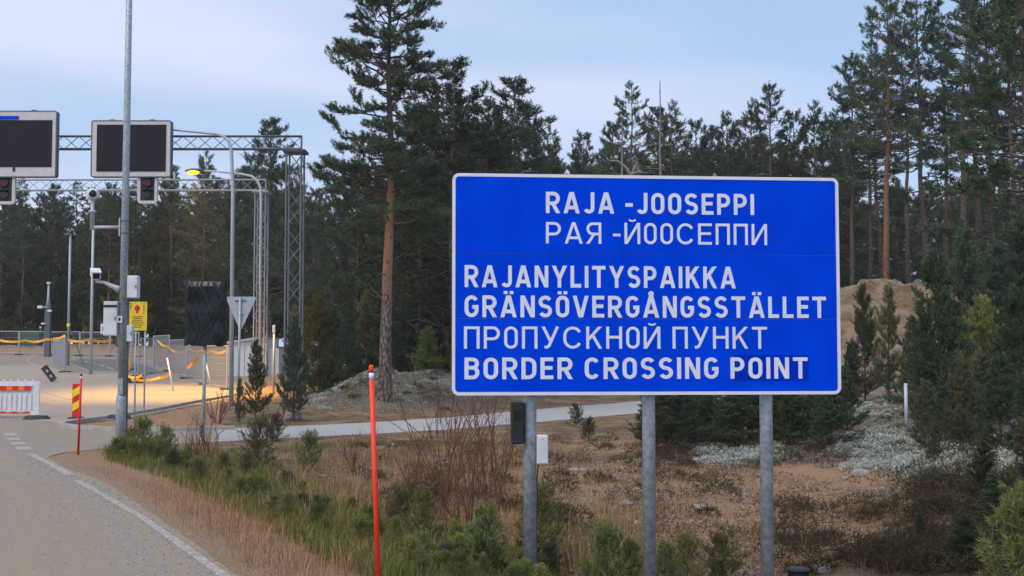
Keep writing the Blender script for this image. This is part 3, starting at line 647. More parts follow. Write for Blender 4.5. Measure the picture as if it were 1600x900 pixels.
# bleached root-like dead branches just over the sign
T = Tubes(); rng = np.random.default_rng(5)
for pl in [[(985, 300), (986, 275), (992, 262), (1002, 258), (1015, 262)], [(986, 275), (978, 262), (965, 252), (952, 251)], [(990, 266), (996, 255), (985, 248)], [(988, 272), (1000, 268), (1008, 272)]]:
    p = [at(a, b, 53) for a, b in pl]; T.add(np.array(p), np.linspace(.09, .04, len(p)), 6)
gb = at(985, 300, 53); T.add(np.array([[gb.x, 53, hgt(gb.x, 53) - .1], [gb.x + .07, 53.03, 4.5], [gb.x, 53, gb.z]]), [.16, .12, .09], 8)
o = mk('dead_tree', T.mesh('dead_tree'), M['deadwood']); tag(o, 'twisted bleached dead branches poking over the blue sign edge', 'dead tree')

# young pines standing about
for kd, px, d, yt, lb, wd in [
    ('young0', 402, 33.5, 535, 'small dark pine standing right beside the grey yield sign post', .75), ('young1', 460, 33, 500, 'slim young pine on the near foot of the lichen bank', .85), ('young3', 377, 32, 590, 'stunted little pine against the yield sign post', .8),
    ('young2', 500, 45, 470, 'bright young pine among the saplings left of the big pine', 1.0), ('young0', 520, 47, 480, 'dark young pine among the saplings left of the big pine', 1.0), ('young1', 545, 44, 490, 'bluish young pine nearest the big pine trunk', 1.0), ('young2', 575, 48, 460, 'young pine partly hidden by the big pine trunk', .9),
    ('young3', 478, 49, 450, 'olive young pine by the gantry leg', 1.0), ('young0', 645, 47, 470, 'young pine right of the big pine trunk', 1.1), ('young1', 690, 46, 500, 'young pine beside the left edge of the blue sign', 1.1),
    ('young1', 1066, 23, 606, 'spreading young pine under the middle of the blue sign', 1.5), ('young0', 1108, 24.5, 598, 'young pine crowding behind the middle sign post', 1.4), ('young3', 1155, 25, 596, 'young pine behind the right sign post', 1.3), ('young0', 1238, 23.5, 596, 'dark young pine right of the right sign post', 1.3), ('young1', 1280, 24.5, 590, 'slender young pine under the lower right sign corner', 1.0),
    ('young3', 1030, 26, 612, 'olive young pine just left of the spreading young pine under the sign', 1.6), ('young0', 1205, 27, 600, 'dark young pine directly behind the right sign post', 1.5), ('young0', 1320, 26, 575, 'dark young pine at the lower right sign corner', 1.3),
    ('young0', 1350, 34, 452, 'thin young pine next to the right edge of the blue sign', .7), ('young3', 1386, 32, 448, 'olive young pine in front of the sand heap', .75), ('young0', 1467, 25, 405, 'tall dark sapling in the middle of the sand heap view', .9), ('young1', 1425, 33, 500, 'bluish sapling left of the tall dark sapling', .9), ('young2', 1535, 29, 470, 'lighter green sapling right of the tall dark sapling', 1.0), ('young0', 1590, 27, 455, 'dark sapling at the right end of the sand heap', 1.1), ('young3', 1500, 21, 560, 'olive sapling with a thin stem on the lichen slope', 1.1),
    ('young0', 1560, 19, 560, 'bushy dark sapling above the heather slope', 1.3), ('young1', 1615, 17, 560, 'bluish dark sapling overhanging the heather slope', 1.3), ('young3', 1455, 17.5, 660, 'low olive sapling in the heather', 1.2), ('young0', 1530, 14.5, 690, 'low dark sapling rooted in the heather', 1.3), ('young3', 1600, 13.5, 650, 'olive sapling leaning in beside the heather', 1.2)]:
    put(kd, px, d, yt, lb, None, name='young_pine', width=wd)
for i in range(10):
    px = RNG.uniform(1435, 1640); d = RNG.uniform(19, 30)
    kd = RNG.choice(['young0', 'young1', 'young3'])
    put(kd, px, d, 0, {'young0': 'dark green', 'young1': 'bluish', 'young3': 'olive'}[kd] + ' young pine crowding the lichen slope below the sand heap', 'young pines on the lichen slope', name='young_pine', H=RNG.uniform(1.0, 2.2), width=1.15)
for i in range(12):
    px = RNG.uniform(490, 720); d = RNG.uniform(43, 47)
    put(RNG.choice(['young0', 'young2', 'young3']), px, d, 0, 'small scrubby pine at the back of the lichen bank', 'scrub pines on the lichen bank', name='young_pine', H=RNG.uniform(1.0, 2.2), width=1.4)
for i in range(15):
    px = 1005 + i * 21 + RNG.uniform(-9, 9); kd = RNG.choice(['young0', 'young1', 'young0', 'young3'])
    put(kd, px, RNG.uniform(22, 27), 0, {'young0': 'dark green', 'young1': 'bluish', 'young3': 'olive'}[kd] + ' small pine in the dark row behind the sign posts', 'small pines in a row behind the sign posts', name='young_pine', H=RNG.uniform(.8, 1.5), width=1.9)
for px, d, h_ in [(1328, 34, 1.7), (1445, 29, 2.4), (1510, 33, 4.4), (1560, 31, 3.9), (1600, 33, 4.6)]:
    put(RNG.choice(['young0', 'young1']), px, d, 0, 'dark pine sapling standing before the face of the sand heap', 'pine saplings before the sand heap', name='young_pine', H=h_, width=.95)
for px, d, yt in [(1480, 15.5, 745), (1545, 13.2, 740), (1430, 13.8, 800), (1500, 12.2, 800), (1565, 11.4, 790), (1610, 12.5, 700)]:
    kd = RNG.choice(['young0', 'young1'])
    put(kd, px, d, yt, {'young0': 'dark green', 'young1': 'bluish green'}[kd] + ' low bushy pine standing in the dark heather mats', 'low pines in the heather', name='young_pine', width=1.7)
put('seed1', 1588, 9.2, 805, 'bright green seedling close by the heather', None, name='pine_seedling', cat='seedling', width=.9)

# seedlings along the verge
def seedling(px, py, h, kd, label, group, wd=1.0):
    g = ground(px, py); Hn, prt = KIND[kd]; s = h
    o = empty('pine_seedling', (g.x, g.y, g.z - .02), RNG.random() * 6.28); o.scale = (s * wd, s * wd, s); tree_parts(prt, o)
    return tag(o, label, 'seedling', group)
up_l = lambda x: float(np.interp(x, [180, 260, 340, 420, 500, 600, 700, 800, 870], [712, 716, 725, 745, 785, 830, 850, 880, 905]))
lo_l = lambda x: float(np.interp(x, [180, 260, 340, 420, 500, 600, 700, 800, 870], [716, 740, 780, 815, 860, 905, 935, 945, 950]))
n = 0
while n < 95:
    x = RNG.uniform(185, 860); y = RNG.uniform(up_l(x), lo_l(x)); n += 1
    if 565 < x < 612 and y > 850: continue
    kd = RNG.choice(['seed0', 'seed1', 'seed2', 'seed3', 'seed0']); adj = {'seed0': 'upright green', 'seed1': 'bright yellow-green', 'seed2': 'spreading green', 'seed3': 'dull olive'}[kd]
    where = 'between the lamp pole and the covered sign post' if x < 315 else 'between the covered sign post and the orange marker pole' if x < 580 else 'between the orange marker pole and the left sign post'
    seedling(x, y, RNG.uniform(.16, .36), kd, adj + ' pine seedling ' + where, 'pine seedlings along the road verge', RNG.uniform(.9, 1.3))
for px, py, h, kd, lb in [(205, 712, .45, 'seed0', 'upright seedling at the foot of the lamp pole'), (222, 714, .62, 'seed0', 'tallest seedling just right of the lamp pole'), (257, 716, .5, 'seed2', 'bushy seedling between the lamp pole and the covered sign'), (180, 716, .32, 'seed0', 'small seedling left of the lamp pole'),
                          (405, 735, .75, 'seed3', 'dark drooping seedling right of the covered sign post'), (660, 850, .5, 'seed1', 'yellow-green seedling right of the orange marker pole'), (625, 830, .42, 'seed2', 'seedling just right of the orange marker pole'), (710, 890, .4, 'seed1', 'broad bright seedling in front of the bare bush'), (760, 905, .6, 'seed1', 'bright seedling between the bare bush and the left sign post'),
                          (842, 880, .7, 'seed1', 'yellowish seedling hugging the left sign post'), (985, 930, .45, 'seed1', 'green seedling at the foot of the middle sign post'), (950, 935, .6, 'seed0', 'seedling left of the middle sign post'), (1075, 925, .5, 'seed0', 'small dark seedling right of the middle sign post'), (1130, 920, .5, 'seed2', 'seedling between the middle and right sign posts'), (1040, 935, .45, 'seed1', 'small bright seedling beside the middle sign post'),
                          (920, 690, .45, 'seed3', 'tiny dark pine on the slope below the side road'), (900, 668, .5, 'seed3', 'small dark pine at the near edge of the side road'), (485, 735, .55, 'seed0', 'lone seedling on the dry grass slope'), (430, 690, .5, 'seed3', 'low dark seedling by the side road edge')]:
    seedling(px, py, h, kd, lb, None, 1.1)

# bare twiggy bushes
def bare_bush(px, py, H, spread, nst, seed, label, rad=.009, group=None):
    rng = np.random.default_rng(seed); T = Tubes()
    def grow(p, d, l, r, lev):
        n = 5; pts = [p]; dd = d
        for i in range(n - 1):
            dd = unit(dd + rng.normal(size=3) * .12 + np.array([0, 0, .05])); pts.append(pts[-1] + dd * l / (n - 1))
        T.add(np.array(pts), np.linspace(r, r * .45, n), 4)
        if lev == 0: return
        for j in range(rng.integers(2, 5)):
            q = rng.integers(1, n); grow(pts[q], unit(dd + rng.normal(size=3) * .38), l * rng.uniform(.35, .6), r * .55, lev - 1)
    for i in range(nst):
        a = rng.random() * 6.28; e = rng.random() ** .5 * spread
        grow(np.array([math.cos(a) * .12 * rng.random(), math.sin(a) * .12 * rng.random(), 0]), unit(np.array([math.cos(a) * e, math.sin(a) * e, 1.0])), H * rng.uniform(.55, .85), rad * rng.uniform(.7, 1.2), 2)
    g = ground(px, py); o = mk('bare_bush', T.mesh('bare_bush'), M['twig']); o.location = (g.x, g.y, g.z - .02); return tag(o, label, 'bush', group)
bare_bush(690, 815, 2.1, .35, 12, 1, 'tall bare reddish bush in the ditch left of the sign posts')
bare_bush(735, 850, 1.9, .42, 13, 2, 'widest bare twiggy bush in the ditch, nearest the left sign post', .008)
bare_bush(775, 800, 1.9, .38, 11, 3, 'bare brown bush close behind the left sign post')
bare_bush(640, 770, 1.0, .4, 7, 4, 'low bare bush behind the orange marker pole')
bare_bush(300, 722, .75, .45, 10, 5, 'reddish bare bush at the foot of the covered sign post', .010)
bare_bush(330, 715, .7, .4, 9, 6, 'bare rusty bush just right of the covered sign post', .010)
bare_bush(560, 745, .8, .5, 8, 7, 'low dry bush on the brown slope left of the orange marker pole')
bare_bush(425, 690, .9, .5, 9, 8, 'pale dry bush at the near edge of the side road', .011)
bare_bush(340, 662, .9, .6, 9, 9, 'dark leafless scrub on the verge island by the yield sign', .012)

# ------------------------------------------------------------------ ground cover (uncountable)
def blades(name, pts, hmin, hmax, per, spread, wd, matl, label, lean=.5, seed=0):
    rng = np.random.default_rng(seed); P = np.repeat(np.asarray(pts), per, 0); n = len(P)
    P = P + np.concatenate([rng.normal(size=(n, 2)) * spread, np.zeros((n, 1))], 1)
    P[:, 2] = hlook(P[:, 0], P[:, 1]) - .01
    h = rng.uniform(hmin, hmax, (n, 1)); a = rng.random(n) * 6.28; d = np.stack([np.cos(a), np.sin(a), np.zeros(n)], 1); sd_ = np.stack([-np.sin(a), np.cos(a), np.zeros(n)], 1)
    ln_ = rng.random((n, 1)) * lean; up_ = np.array([0, 0, 1.0])
    m1 = P + up_ * h * .6 + d * h * ln_ * .35; tip = P + up_ * h * (1 - .3 * ln_) + d * h * ln_
    V = np.stack([P - sd_ * wd / 2, P + sd_ * wd / 2, m1 + sd_ * wd * .4, m1 - sd_ * wd * .4, tip], 1).reshape(-1, 3)
    b = np.arange(n)[:, None] * 5
    Fc = np.concatenate([b + np.array([0, 1, 2]), b + np.array([0, 2, 3]), b + np.array([3, 2, 4])], 0)
    return tag(mk(name, mesh_np(name, V, Fc), matl), label, 'grass', None, 'stuff')
def scatter(n, region, seed):
    rng = np.random.default_rng(seed); out = []
    while len(out) < n:
        px, py = region(rng)
        r = ray(px, py); r = r / r[1]
        if r[2] >= -0.002: continue
        y = -EYE / r[2]
        for _ in range(4): y = (hgt(r[0] * y, y) - EYE) / r[2]
        if not (3 < y < 75): continue
        out.append((r[0] * y, y, 0))
    P = np.array(out); return P[sdist(P[:, :2]) > .25]
def reg_px(boxes):
    w_ = np.array([(b[2] - b[0]) * (b[3] - b[1]) * (b[4] if len(b) > 4 else 1) for b in boxes], float); w_ /= w_.sum()
    def f(rng):
        b = boxes[rng.choice(len(boxes), p=w_)]; return rng.uniform(b[0], b[2]), rng.uniform(b[1], b[3])
    return f
verge = lambda rng: (lambda x: (x, rng.uniform(up_l(x) - 10, lo_l(x) + 6)))(rng.uniform(170, 860))
blades('green_grass', scatter(3000, verge, 1), .07, .26, 9, .09, .007, M['grass_green'], 'green grass mixed into the verge thicket', .7, 1)
blades('dry_grass', scatter(3000, reg_px([(190, 705, 860, 900, 1.0), (250, 690, 820, 830), (520, 680, 800, 900, 1.2), (830, 680, 1220, 900, .55), (420, 640, 700, 660, 1.2), (200, 640, 360, 670), (1220, 730, 1400, 900, .4)]), 2), .06, .28, 8, .10, .006, M['grass_dry'], 'dry straw-coloured grass over the slopes and ditch', .9, 2)
blades('tall_dry_grass', scatter(420, reg_px([(840, 800, 1010, 900, 1), (420, 745, 560, 830, .6), (600, 690, 820, 760, .5), (380, 690, 470, 730, .6)]), 21), .14, .42, 7, .06, .006, M['grass_dry'], 'tall bleached grass tufts around the sign posts and ditch', .8, 21)
def short_dry(rng): 
    t = rng.random(); e = np.array([(99, 730), (168, 755), (210, 784), (300, 847), (369, 900)]); x = np.interp(t, np.linspace(0, 1, 5), e[:, 0]); y = np.interp(t, np.linspace(0, 1, 5), e[:, 1]); return x + rng.uniform(2, 190) * (y - 690) / 150, y + rng.uniform(-4, 4)
blades('withered_grass', scatter(1700, short_dry, 3), .010, .042, 9, .09, .006, M['grass_withered'], 'short withered grass on the brown road shoulder', 1.3, 3)
def cushions(name, pts, rad, k, ln_, wd, matl, label, cat, seed, flat_=.45, cover=.5):
    rng = np.random.default_rng(seed); n = len(pts); P = np.repeat(np.asarray(pts), k, 0); r = np.repeat(rng.uniform(.4, 1.2, n) * rad, k)
    a = rng.random(n * k) * 6.28; q = np.sqrt(rng.random(n * k)); dome = np.sqrt(1 - q * q * .98)
    P = P + np.stack([np.cos(a) * q * r, np.sin(a) * q * r, np.zeros(n * k)], 1)
    P[:, 2] = hlook(P[:, 0], P[:, 1]) + dome * r * flat_ * rng.uniform(.5, 1, n * k)
    nd = unit(np.stack([np.cos(a) * q, np.sin(a) * q, np.full(n * k, .5)], 1) + rng.normal(size=(n * k, 3)) * cover); m = n * k
    side = unit(np.cross(nd, unit(rng.normal(size=(m, 3))))); l = ln_ * rng.uniform(.6, 1.3, (m, 1))
    V = np.stack([P + side * wd / 2, P - side * wd / 2, P + nd * l], 1).reshape(-1, 3)
    return tag(mk(name, mesh_np(name, V, np.arange(m * 3).reshape(-1, 3)), matl), label, cat, None, 'stuff')
lich_boxes = [(480, 600, 560, 640, 1.6), (560, 585, 705, 640, 2.2), (1090, 700, 1230, 725, 1.2), (1315, 685, 1480, 735, 1.5), (1320, 590, 1600, 690, .7), (1240, 640, 1330, 700, .5), (1470, 700, 1600, 760, .7)]
cushions('lichen', scatter(640, reg_px(lich_boxes), 5), .30, 150, .05, .028, M['lichen'], 'pale reindeer lichen cushions carpeting the ground', 'lichen', 5)
cushions('heather', scatter(500, reg_px([(1200, 790, 1400, 900, .6), (1400, 750, 1600, 900, 1.6), (830, 680, 1200, 800, .22), (1000, 690, 1300, 735, .8), (860, 800, 920, 840, .6), (560, 690, 830, 800, .35), (1320, 640, 1600, 730, .4), (470, 600, 700, 645, 2.2), (1320, 475, 1600, 600, .5)]), 6), .34, 170, .085, .012, M['heather'], 'dark heather and crowberry mats', 'heather', 6, .75, .6)
M['litter'] = leaf_mat('needle_litter', [(0.10, 0.07, 0.045), (0.26, 0.17, 0.10), (0.42, 0.29, 0.18), (0.50, 0.42, 0.32)], 0.9)
cushions('needle_litter', scatter(520, reg_px([(830, 655, 1240, 900, 1), (420, 680, 830, 800, .7), (1230, 720, 1420, 800, .8), (480, 630, 720, 655, .8), (1320, 450, 1600, 600, .4)]), 11), .40, 55, .055, .022, M['litter'], 'brown needle litter and bark scraps over the sandy ground', 'litter', 11, .03, 2.5)
# pebbles
ico = bmesh.new(); bmesh.ops.create_icosphere(ico, subdivisions=1, radius=1); iv = np.array([v.co[:] for v in ico.verts]); ifc = np.array([[v.index for v in f.verts] for f in ico.faces]); ico.free()
pb = scatter(1500, reg_px([(830, 670, 1230, 900, 1), (1230, 730, 1420, 780, 1), (420, 690, 820, 780, .4), (1330, 450, 1600, 600, .6)]), 8)
rng = np.random.default_rng(8); n = len(pb); pb[:, 2] = heights(pb[:, 0], pb[:, 1])
sz = rng.uniform(.008, .035, (n, 1, 1)) * (1 + 1.2 * (rng.random((n, 1, 1)) > .95))
V = (iv[None] * (1 + rng.normal(size=(n, len(iv), 1)) * .12)) * sz * rng.uniform(.6, 1.4, (n, 1, 3)) * np.array([1, 1, .6]) + pb[:, None, :]
tag(mk('pebbles', mesh_np('pebbles', V.reshape(-1, 3), (ifc[None] + np.arange(n)[:, None, None] * len(iv)).reshape(-1, 3)), M['stone']), 'small pale pebbles scattered over the sandy ground', 'pebbles', None, 'stuff')
rng = np.random.default_rng(31); E_ = np.array(edge); gp = []
while len(gp) < 2600:
    k = rng.integers(0, len(E_) - 1); t = rng.random(); p = E_[k] + (E_[k + 1] - E_[k]) * t; dn = E_[k + 1] - E_[k]; dn = np.array([-dn[1], dn[0]]) / np.linalg.norm(dn)
    gp.append(p + dn * rng.normal() * .28 * (1 if rng.random() < .7 else 4))
gp = np.array(gp); n = len(gp); gz = np.where(sdist(gp) < 0, .012, hlook(gp[:, 0], gp[:, 1]))
V = (iv[None] * (1 + rng.normal(size=(n, len(iv), 1)) * .15)) * rng.uniform(.004, .014, (n, 1, 1)) * np.array([1.1, 1, .7]) + np.concatenate([gp, gz[:, None]], 1)[:, None, :]
tag(mk('grit', mesh_np('grit', V.reshape(-1, 3), (ifc[None] + np.arange(n)[:, None, None] * len(iv)).reshape(-1, 3)), M['stone']), 'loose grit strewn along the asphalt edge', 'grit', None, 'stuff')
def stone(px, py, r, seed, label, group=None, sq=.6):
    rng = np.random.default_rng(seed); bm = bmesh.new(); bmesh.ops.create_icosphere(bm, subdivisions=3, radius=1)
    ks = rng.normal(size=(5, 3))
    for v in bm.verts:
        q = np.array(v.co); f = 1 + sum(.07 * math.sin(float(q @ k_) * 2.2 + i) for i, k_ in enumerate(ks)) + .22 * abs(noise.noise(Vector((q * 2.3 + seed).tolist()))) + .06 * noise.noise(Vector((q * 6 + seed).tolist())); v.co = Vector((q * f * r * np.array([1.25, .9, sq])).tolist())
    for f in bm.faces: f.smooth = True
    me = bpy.data.meshes.new('stone'); bm.to_mesh(me); bm.free(); g = ground(px, py)
    o = mk('stone', me, M['stone']); o.location = (g.x, g.y, g.z + r * sq * .05); o.rotation_euler[2] = rng.random() * 6; return tag(o, label, 'stone', group)
stone(1347, 741, .12, 1, 'whitish stone lying on the reddish sand patch')
stone(1290, 893, .08, 2, 'small pale stone beside the black drum')
stone(980, 788, .09, 3, 'flat pale stone on the sand between the left and middle sign posts', None, .4)
stone(1095, 795, .12, 4, 'grey stone on the sand between the middle and right sign posts', None, .4)
stone(896, 736, .11, 5, 'flat stone on the slope right of the white junction box', None, .4)
stone(455, 655, .28, 6, 'boulder at the far edge of the side road below the slim pine')
stone(1385, 870, .10, 7, 'small stone half sunk in the heather')

# ------------------------------------------------------------------ the blue border sign
SH = 2.1; dl, dr = F * SH / 348, F * SH / 338
BL, BR, TL = at(706, 618, dl), at(1314, 616.5, dr), at(706, 270.5, dl)
SW = (Vector((BR.x, BR.y, 0)) - Vector((BL.x, BL.y, 0))).length; SH = TL.z - BL.z
ang = math.atan2(BR.y - BL.y, BR.x - BL.x)
sgn = empty('road_sign', (BL.x, BL.y, BL.z), ang)
tag(sgn, 'large blue border crossing sign with white lettering on three steel posts', 'road sign')
rim('border', SW, SH, .065, .030, -.010, .022, M['white'], sgn, SW / 2, SH / 2)
vs_x = SW * .512; hs = [SH * (1 - .635 + .0), SH * (1 - .355)]
hs = [SH * .345, SH * .640]
ys_edges = [.031, hs[0], hs[1], SH - .031]; xs_edges = [.031, vs_x, SW - .031]
for i in range(2):
    for j in range(3):
        x0, x1, z0, z1 = xs_edges[i] + .0024, xs_edges[i + 1] - .0024, ys_edges[j] + .0024, ys_edges[j + 1] - .0024
        m = MB(); m.box(((x0 + x1) / 2, .004 + .0007 * ((i + j) % 2), (z0 + z1) / 2), (x1 - x0, .016, z1 - z0)); m.done('panel', M['blue'], sgn)
m = MB(); m.box((SW / 2, .018, SH / 2), (SW - .07, .008, SH - .07)); m.done('backing', M['grey_back'], sgn)
for z in (SH * .12, SH * .5, SH * .88):
    m = MB(); m.box((SW / 2, .045, z), (SW - .12, .04, .05)); m.done('rail', M['galv_dark'], sgn)

# stroke lettering
def arc(cx, cy, rx, ry, a0, a1, n=9): return [(cx + rx * math.cos(R(a0 + (a1 - a0) * i / n)), cy + ry * math.sin(R(a0 + (a1 - a0) * i / n))) for i in range(n + 1)]
def glyph(c, t, cyr=False):
    h = t / 2; S = []
    def st(pts, closed=False, cut=''): S.append((pts, closed, cut))
    def bowl(x0, x1, y0, y1, left=False):
        r = (y1 - y0) / 2; cx = x1 - r * .92
        p = [(x0, y1)] + [(cx, y1)] + arc(cx, (y0 + y1) / 2, r * .92, r, 90, -90, 12)[1:] + [(x0, y0)]; return p
    if c in 'IІ': st([(h, 0), (h, 1)]); return t, S
    if c == '-': st([(0, .42), (.34, .42)]); return .34, S
    if c == ' ': return .34, S
    if c == 'L': w = .50; st([(h, 1), (h, h), (w, h)])
    elif c in 'TТ': w = .64; st([(0, 1 - h), (w, 1 - h)]); st([(w / 2, 1 - t * .9), (w / 2, 0)])
    elif c in 'EЕ':
        w = .54 if not cyr else .62; st([(w, 1 - h), (h, 1 - h), (h, h), (w, h)]); st([(h, .52), (w - .04, .52)])
    elif c in 'PР': w = .60 if not cyr else .66; st([(h, 0), (h, 1)]); st(bowl(h, w - h, .44, 1 - h))
    elif c == 'R': w = .63; st([(h, 0), (h, 1)]); st(bowl(h, w - h, .46, 1 - h)); st([(.30, .48), (w - h * .9, 0)], False, 'h')
    elif c == 'Я': w = .66; st([(w - h, 0), (w - h, 1)]); st([(w - a, b) for a, b in bowl(h, w - h, .46, 1 - h)]); st([(w - .30, .48), (h * .9, 0)], False, 'h')
    elif c == 'B': w = .62; st([(h, 0), (h, 1)]); st(bowl(h, w - h - .02, .53, 1 - h)); st(bowl(h, w - h, h, .53))
    elif c == 'D':
        w = .62; st([(h, 0), (h, 1)]); rx = .26; cx = w - h - rx
        st([(h, 1 - h)] + arc(cx, 1 - h - rx, rx, rx, 90, 0) + arc(cx, h + rx, rx, rx, 0, -90) + [(h, h)])
    elif c in 'OОÖ' or c == '0':
        w = .60 if not cyr else .56; rx = w / 2 - h; ry = rx * 1.05
        st(arc(w / 2, 1 - h - ry, rx, ry, 0, 180) + arc(w / 2, h + ry, rx, ry, 180, 360), True)
    elif c in 'AАÄÅ': w = .72 if not cyr else .78; st([(h * .95, 0), (w / 2 - h * .15, 1)], False, 'h'); st([(w - h * .95, 0), (w / 2 + h * .15, 1)], False, 'h'); st([(w * .22, .27), (w * .78, .27)])
    elif c == 'V': w = .70; st([(h * .95, 1), (w / 2 - h * .15, 0)], False, 'h'); st([(w - h * .95, 1), (w / 2 + h * .15, 0)], False, 'h')
    elif c == 'Y': w = .70; st([(h, 1), (w / 2, .42)], False, 'h'); st([(w - h, 1), (w / 2, .42)], False, 'h'); st([(w / 2, .5), (w / 2, 0)])
    elif c == 'У': w = .72; st([(h, 1), (w / 2 + .02, .30)], False, 'h'); st([(w - h, 1), (w / 2 - .02, .22)] + [(w / 2 - .06, .13), (w / 2 - .12, .075), (.12, h)])
    elif c == 'N': w = .64; st([(h, 0), (h, 1)]); st([(w - h, 0), (w - h, 1)]); st([(h * 1.1, 1), (w - h * 1.1, 0)], False, 'h')
    elif c in 'ИЙ': w = .70; st([(h, 0), (h, 1)]); st([(w - h, 0), (w - h, 1)]); st([(h * 1.1, 0), (w - h * 1.1, 1)], False, 'h')
    elif c == 'П': w = .64; st([(h, 0), (h, 1 - h), (w - h, 1 - h), (w - h, 0)])
    elif c == 'Н': w = .66; st([(h, 0), (h, 1)]); st([(w - h, 0), (w - h, 1)]); st([(h, .52), (w - h, .52)])
    elif c in 'KК': w = .66; st([(h, 0), (h, 1)]); st([(h, .38), (w - h * 1.3, 1)], False, 'h'); st([(.27, .60), (w - h * 1.1, 0)], False, 'h')
    elif c == 'J': w = .50; rx = w / 2 - h; st([(w - h, 1), (w - h, h + rx)] + arc(w / 2, h + rx, rx, rx, 0, -160)[1:])
    elif c == 'S':
        w = .60; rx = w / 2 - h; ry = .25 - h * .5
        st(arc(w / 2, 1 - h - ry * .98, rx, ry * .98, 25, 180, 9) + arc(w / 2, .52 + .04, rx, .06, 190, 225, 3)[0:0] + arc(w / 2, 1 - h - ry * .98, rx, ry * .98, 190, 255, 4) + arc(w / 2, h + ry, rx, ry, 75, -155, 14))
    elif c in 'CСG':
        w = .62 if not cyr else .78; rx = w / 2 - h; ry = min(rx * 1.1, .5 - h)
        p = arc(w / 2, 1 - h - ry, rx, ry, 28, 180) + arc(w / 2, h + ry, rx, ry, 180, 332)
        if c == 'G': p = arc(w / 2, 1 - h - ry, rx, ry, 28, 180) + arc(w / 2, h + ry, rx, ry, 180, 360) + [(w - h, .47), (w * .55, .47)]
        st(p)
    else: w = .5
    if c in 'ÄÖ':
        for dx in (-.13, .13): st([(w / 2 + dx, 1.06), (w / 2 + dx, 1.06 + t * .85)])
    if c == 'Å': st(arc(w / 2, 1.10, .075, .075, 0, 360, 12)[:-1], True, 's')
    if c == 'Й': st(arc(w / 2, 1.19, .15, .11, 200, 340, 6), False, 's')
    return w, S
def ribbon(bm, pts, closed, cut, t, fx, y):
    n = len(pts); h = t / 2 * (.62 if cut == 's' else 1); P = [np.array(p, float) for p in pts]; L_, R_ = [], []
    for i in range(n):
        a = P[i - 1] if (i > 0 or closed) else None; b = P[(i + 1) % n] if (i < n - 1 or closed) else None
        d1 = unit(P[i] - a) if a is not None else None; d2 = unit(b - P[i]) if b is not None else None
        d = unit((d1 if d1 is not None else d2) + (d2 if d2 is not None else d1)); nr = np.array([-d[1], d[0]])
        m = h
        if d1 is not None and d2 is not None: m = h / max(.45, float(nr @ np.array([-d1[1], d1[0]])))
        if (a is None or b is None) and cut == 'h' and abs(d[1]) > .2:
            o_ = np.array([-np.sign(d[1]) * h / abs(d[1]), 0]); L_.append(P[i] + o_); R_.append(P[i] - o_)
        else: L_.append(P[i] + nr * m); R_.append(P[i] - nr * m)
    vl = [bm.verts.new(fx(p, y)) for p in L_]; vr = [bm.verts.new(fx(p, y)) for p in R_]
    for i in range(n if closed else n - 1):
        j = (i + 1) % n; bm.faces.new((vl[i], vl[j], vr[j], vr[i]))
def text_line(s, x0, x1, vtop, vbot, t, cyr, label):
    cap = (vbot - vtop) * SH; gap_ = .17; adv = 0; lay = []
    for i, c in enumerate(s):
        w, S = glyph(c, t, cyr); lay.append((adv, S)); adv += w + (gap_ if c != ' ' else 0)
    tot = adv - gap_; X0 = (x0 - 60) / 1440 * SW; X1 = (x1 - 60) / 1440 * SW; sx = (X1 - X0) / tot
    z0 = SH * (1 - vbot); yy = -.0075; words = [[]]
    for c, l in zip(s, lay):
        if c == ' ': words.append([])
        else: words[-1].append(l)
    for wi, wd_ in enumerate(words):
        bm = bmesh.new()
        for a, S in wd_:
            for k, (p, cl, cut) in enumerate(S):
                fx = lambda q, y, a=a: (X0 + (q[0] + a) * sx, y, z0 + q[1] * cap)
                ribbon(bm, p, cl, cut, t, fx, yy - .0004 * k)
        for f in bm.faces:
            f.normal_update()
            if f.normal.y > 0: f.normal_flip()
        me = bpy.data.meshes.new('lettering'); bm.to_mesh(me); bm.free(); o = mk('lettering', me, M['white'], sgn); o['label'] = 'white lettering ' + s.split(' ')[wi]
text_line('RAJA -JOOSEPPI', 401, 1178, .0797, .177, .17, False, 'white lettering RAJA -JOOSEPPI')
text_line('РАЯ -ЙООСЕППИ', 401, 1226, .2175, .315, .125, True, 'thin white Cyrillic lettering on the second line')
text_line('RAJANYLITYSPAIKKA', 105, 1105, .4155, .515, .17, False, 'white lettering RAJANYLITYSPAIKKA')
text_line('GRÄNSÖVERGÅNGSSTÄLLET', 105, 1447, .5515, .650, .17, False, 'white lettering GRÄNSÖVERGÅNGSSTÄLLET')
text_line('ПРОПУСКНОЙ ПУНКТ', 103, 1222, .691, .791, .125, True, 'thin white Cyrillic lettering on the fifth line')
m = MB(); px0, px1 = (1096 - 60) / 1440 * SW, (1378 - 60) / 1440 * SW; m.box(((px0 + px1) / 2, -.0050, SH * (1 - .879)), (px1 - px0, .002, SH * .118)); m.done('patch', M['blue_patch'], sgn)['label'] = 'darker blue overlay strip under the word POINT'
text_line('BORDER CROSSING POINT', 105, 1374, .8306, .928, .17, False, 'white lettering BORDER CROSSING POINT')
ROT = Matrix.Rotation(ang, 3, 'Z')
post_xy = []
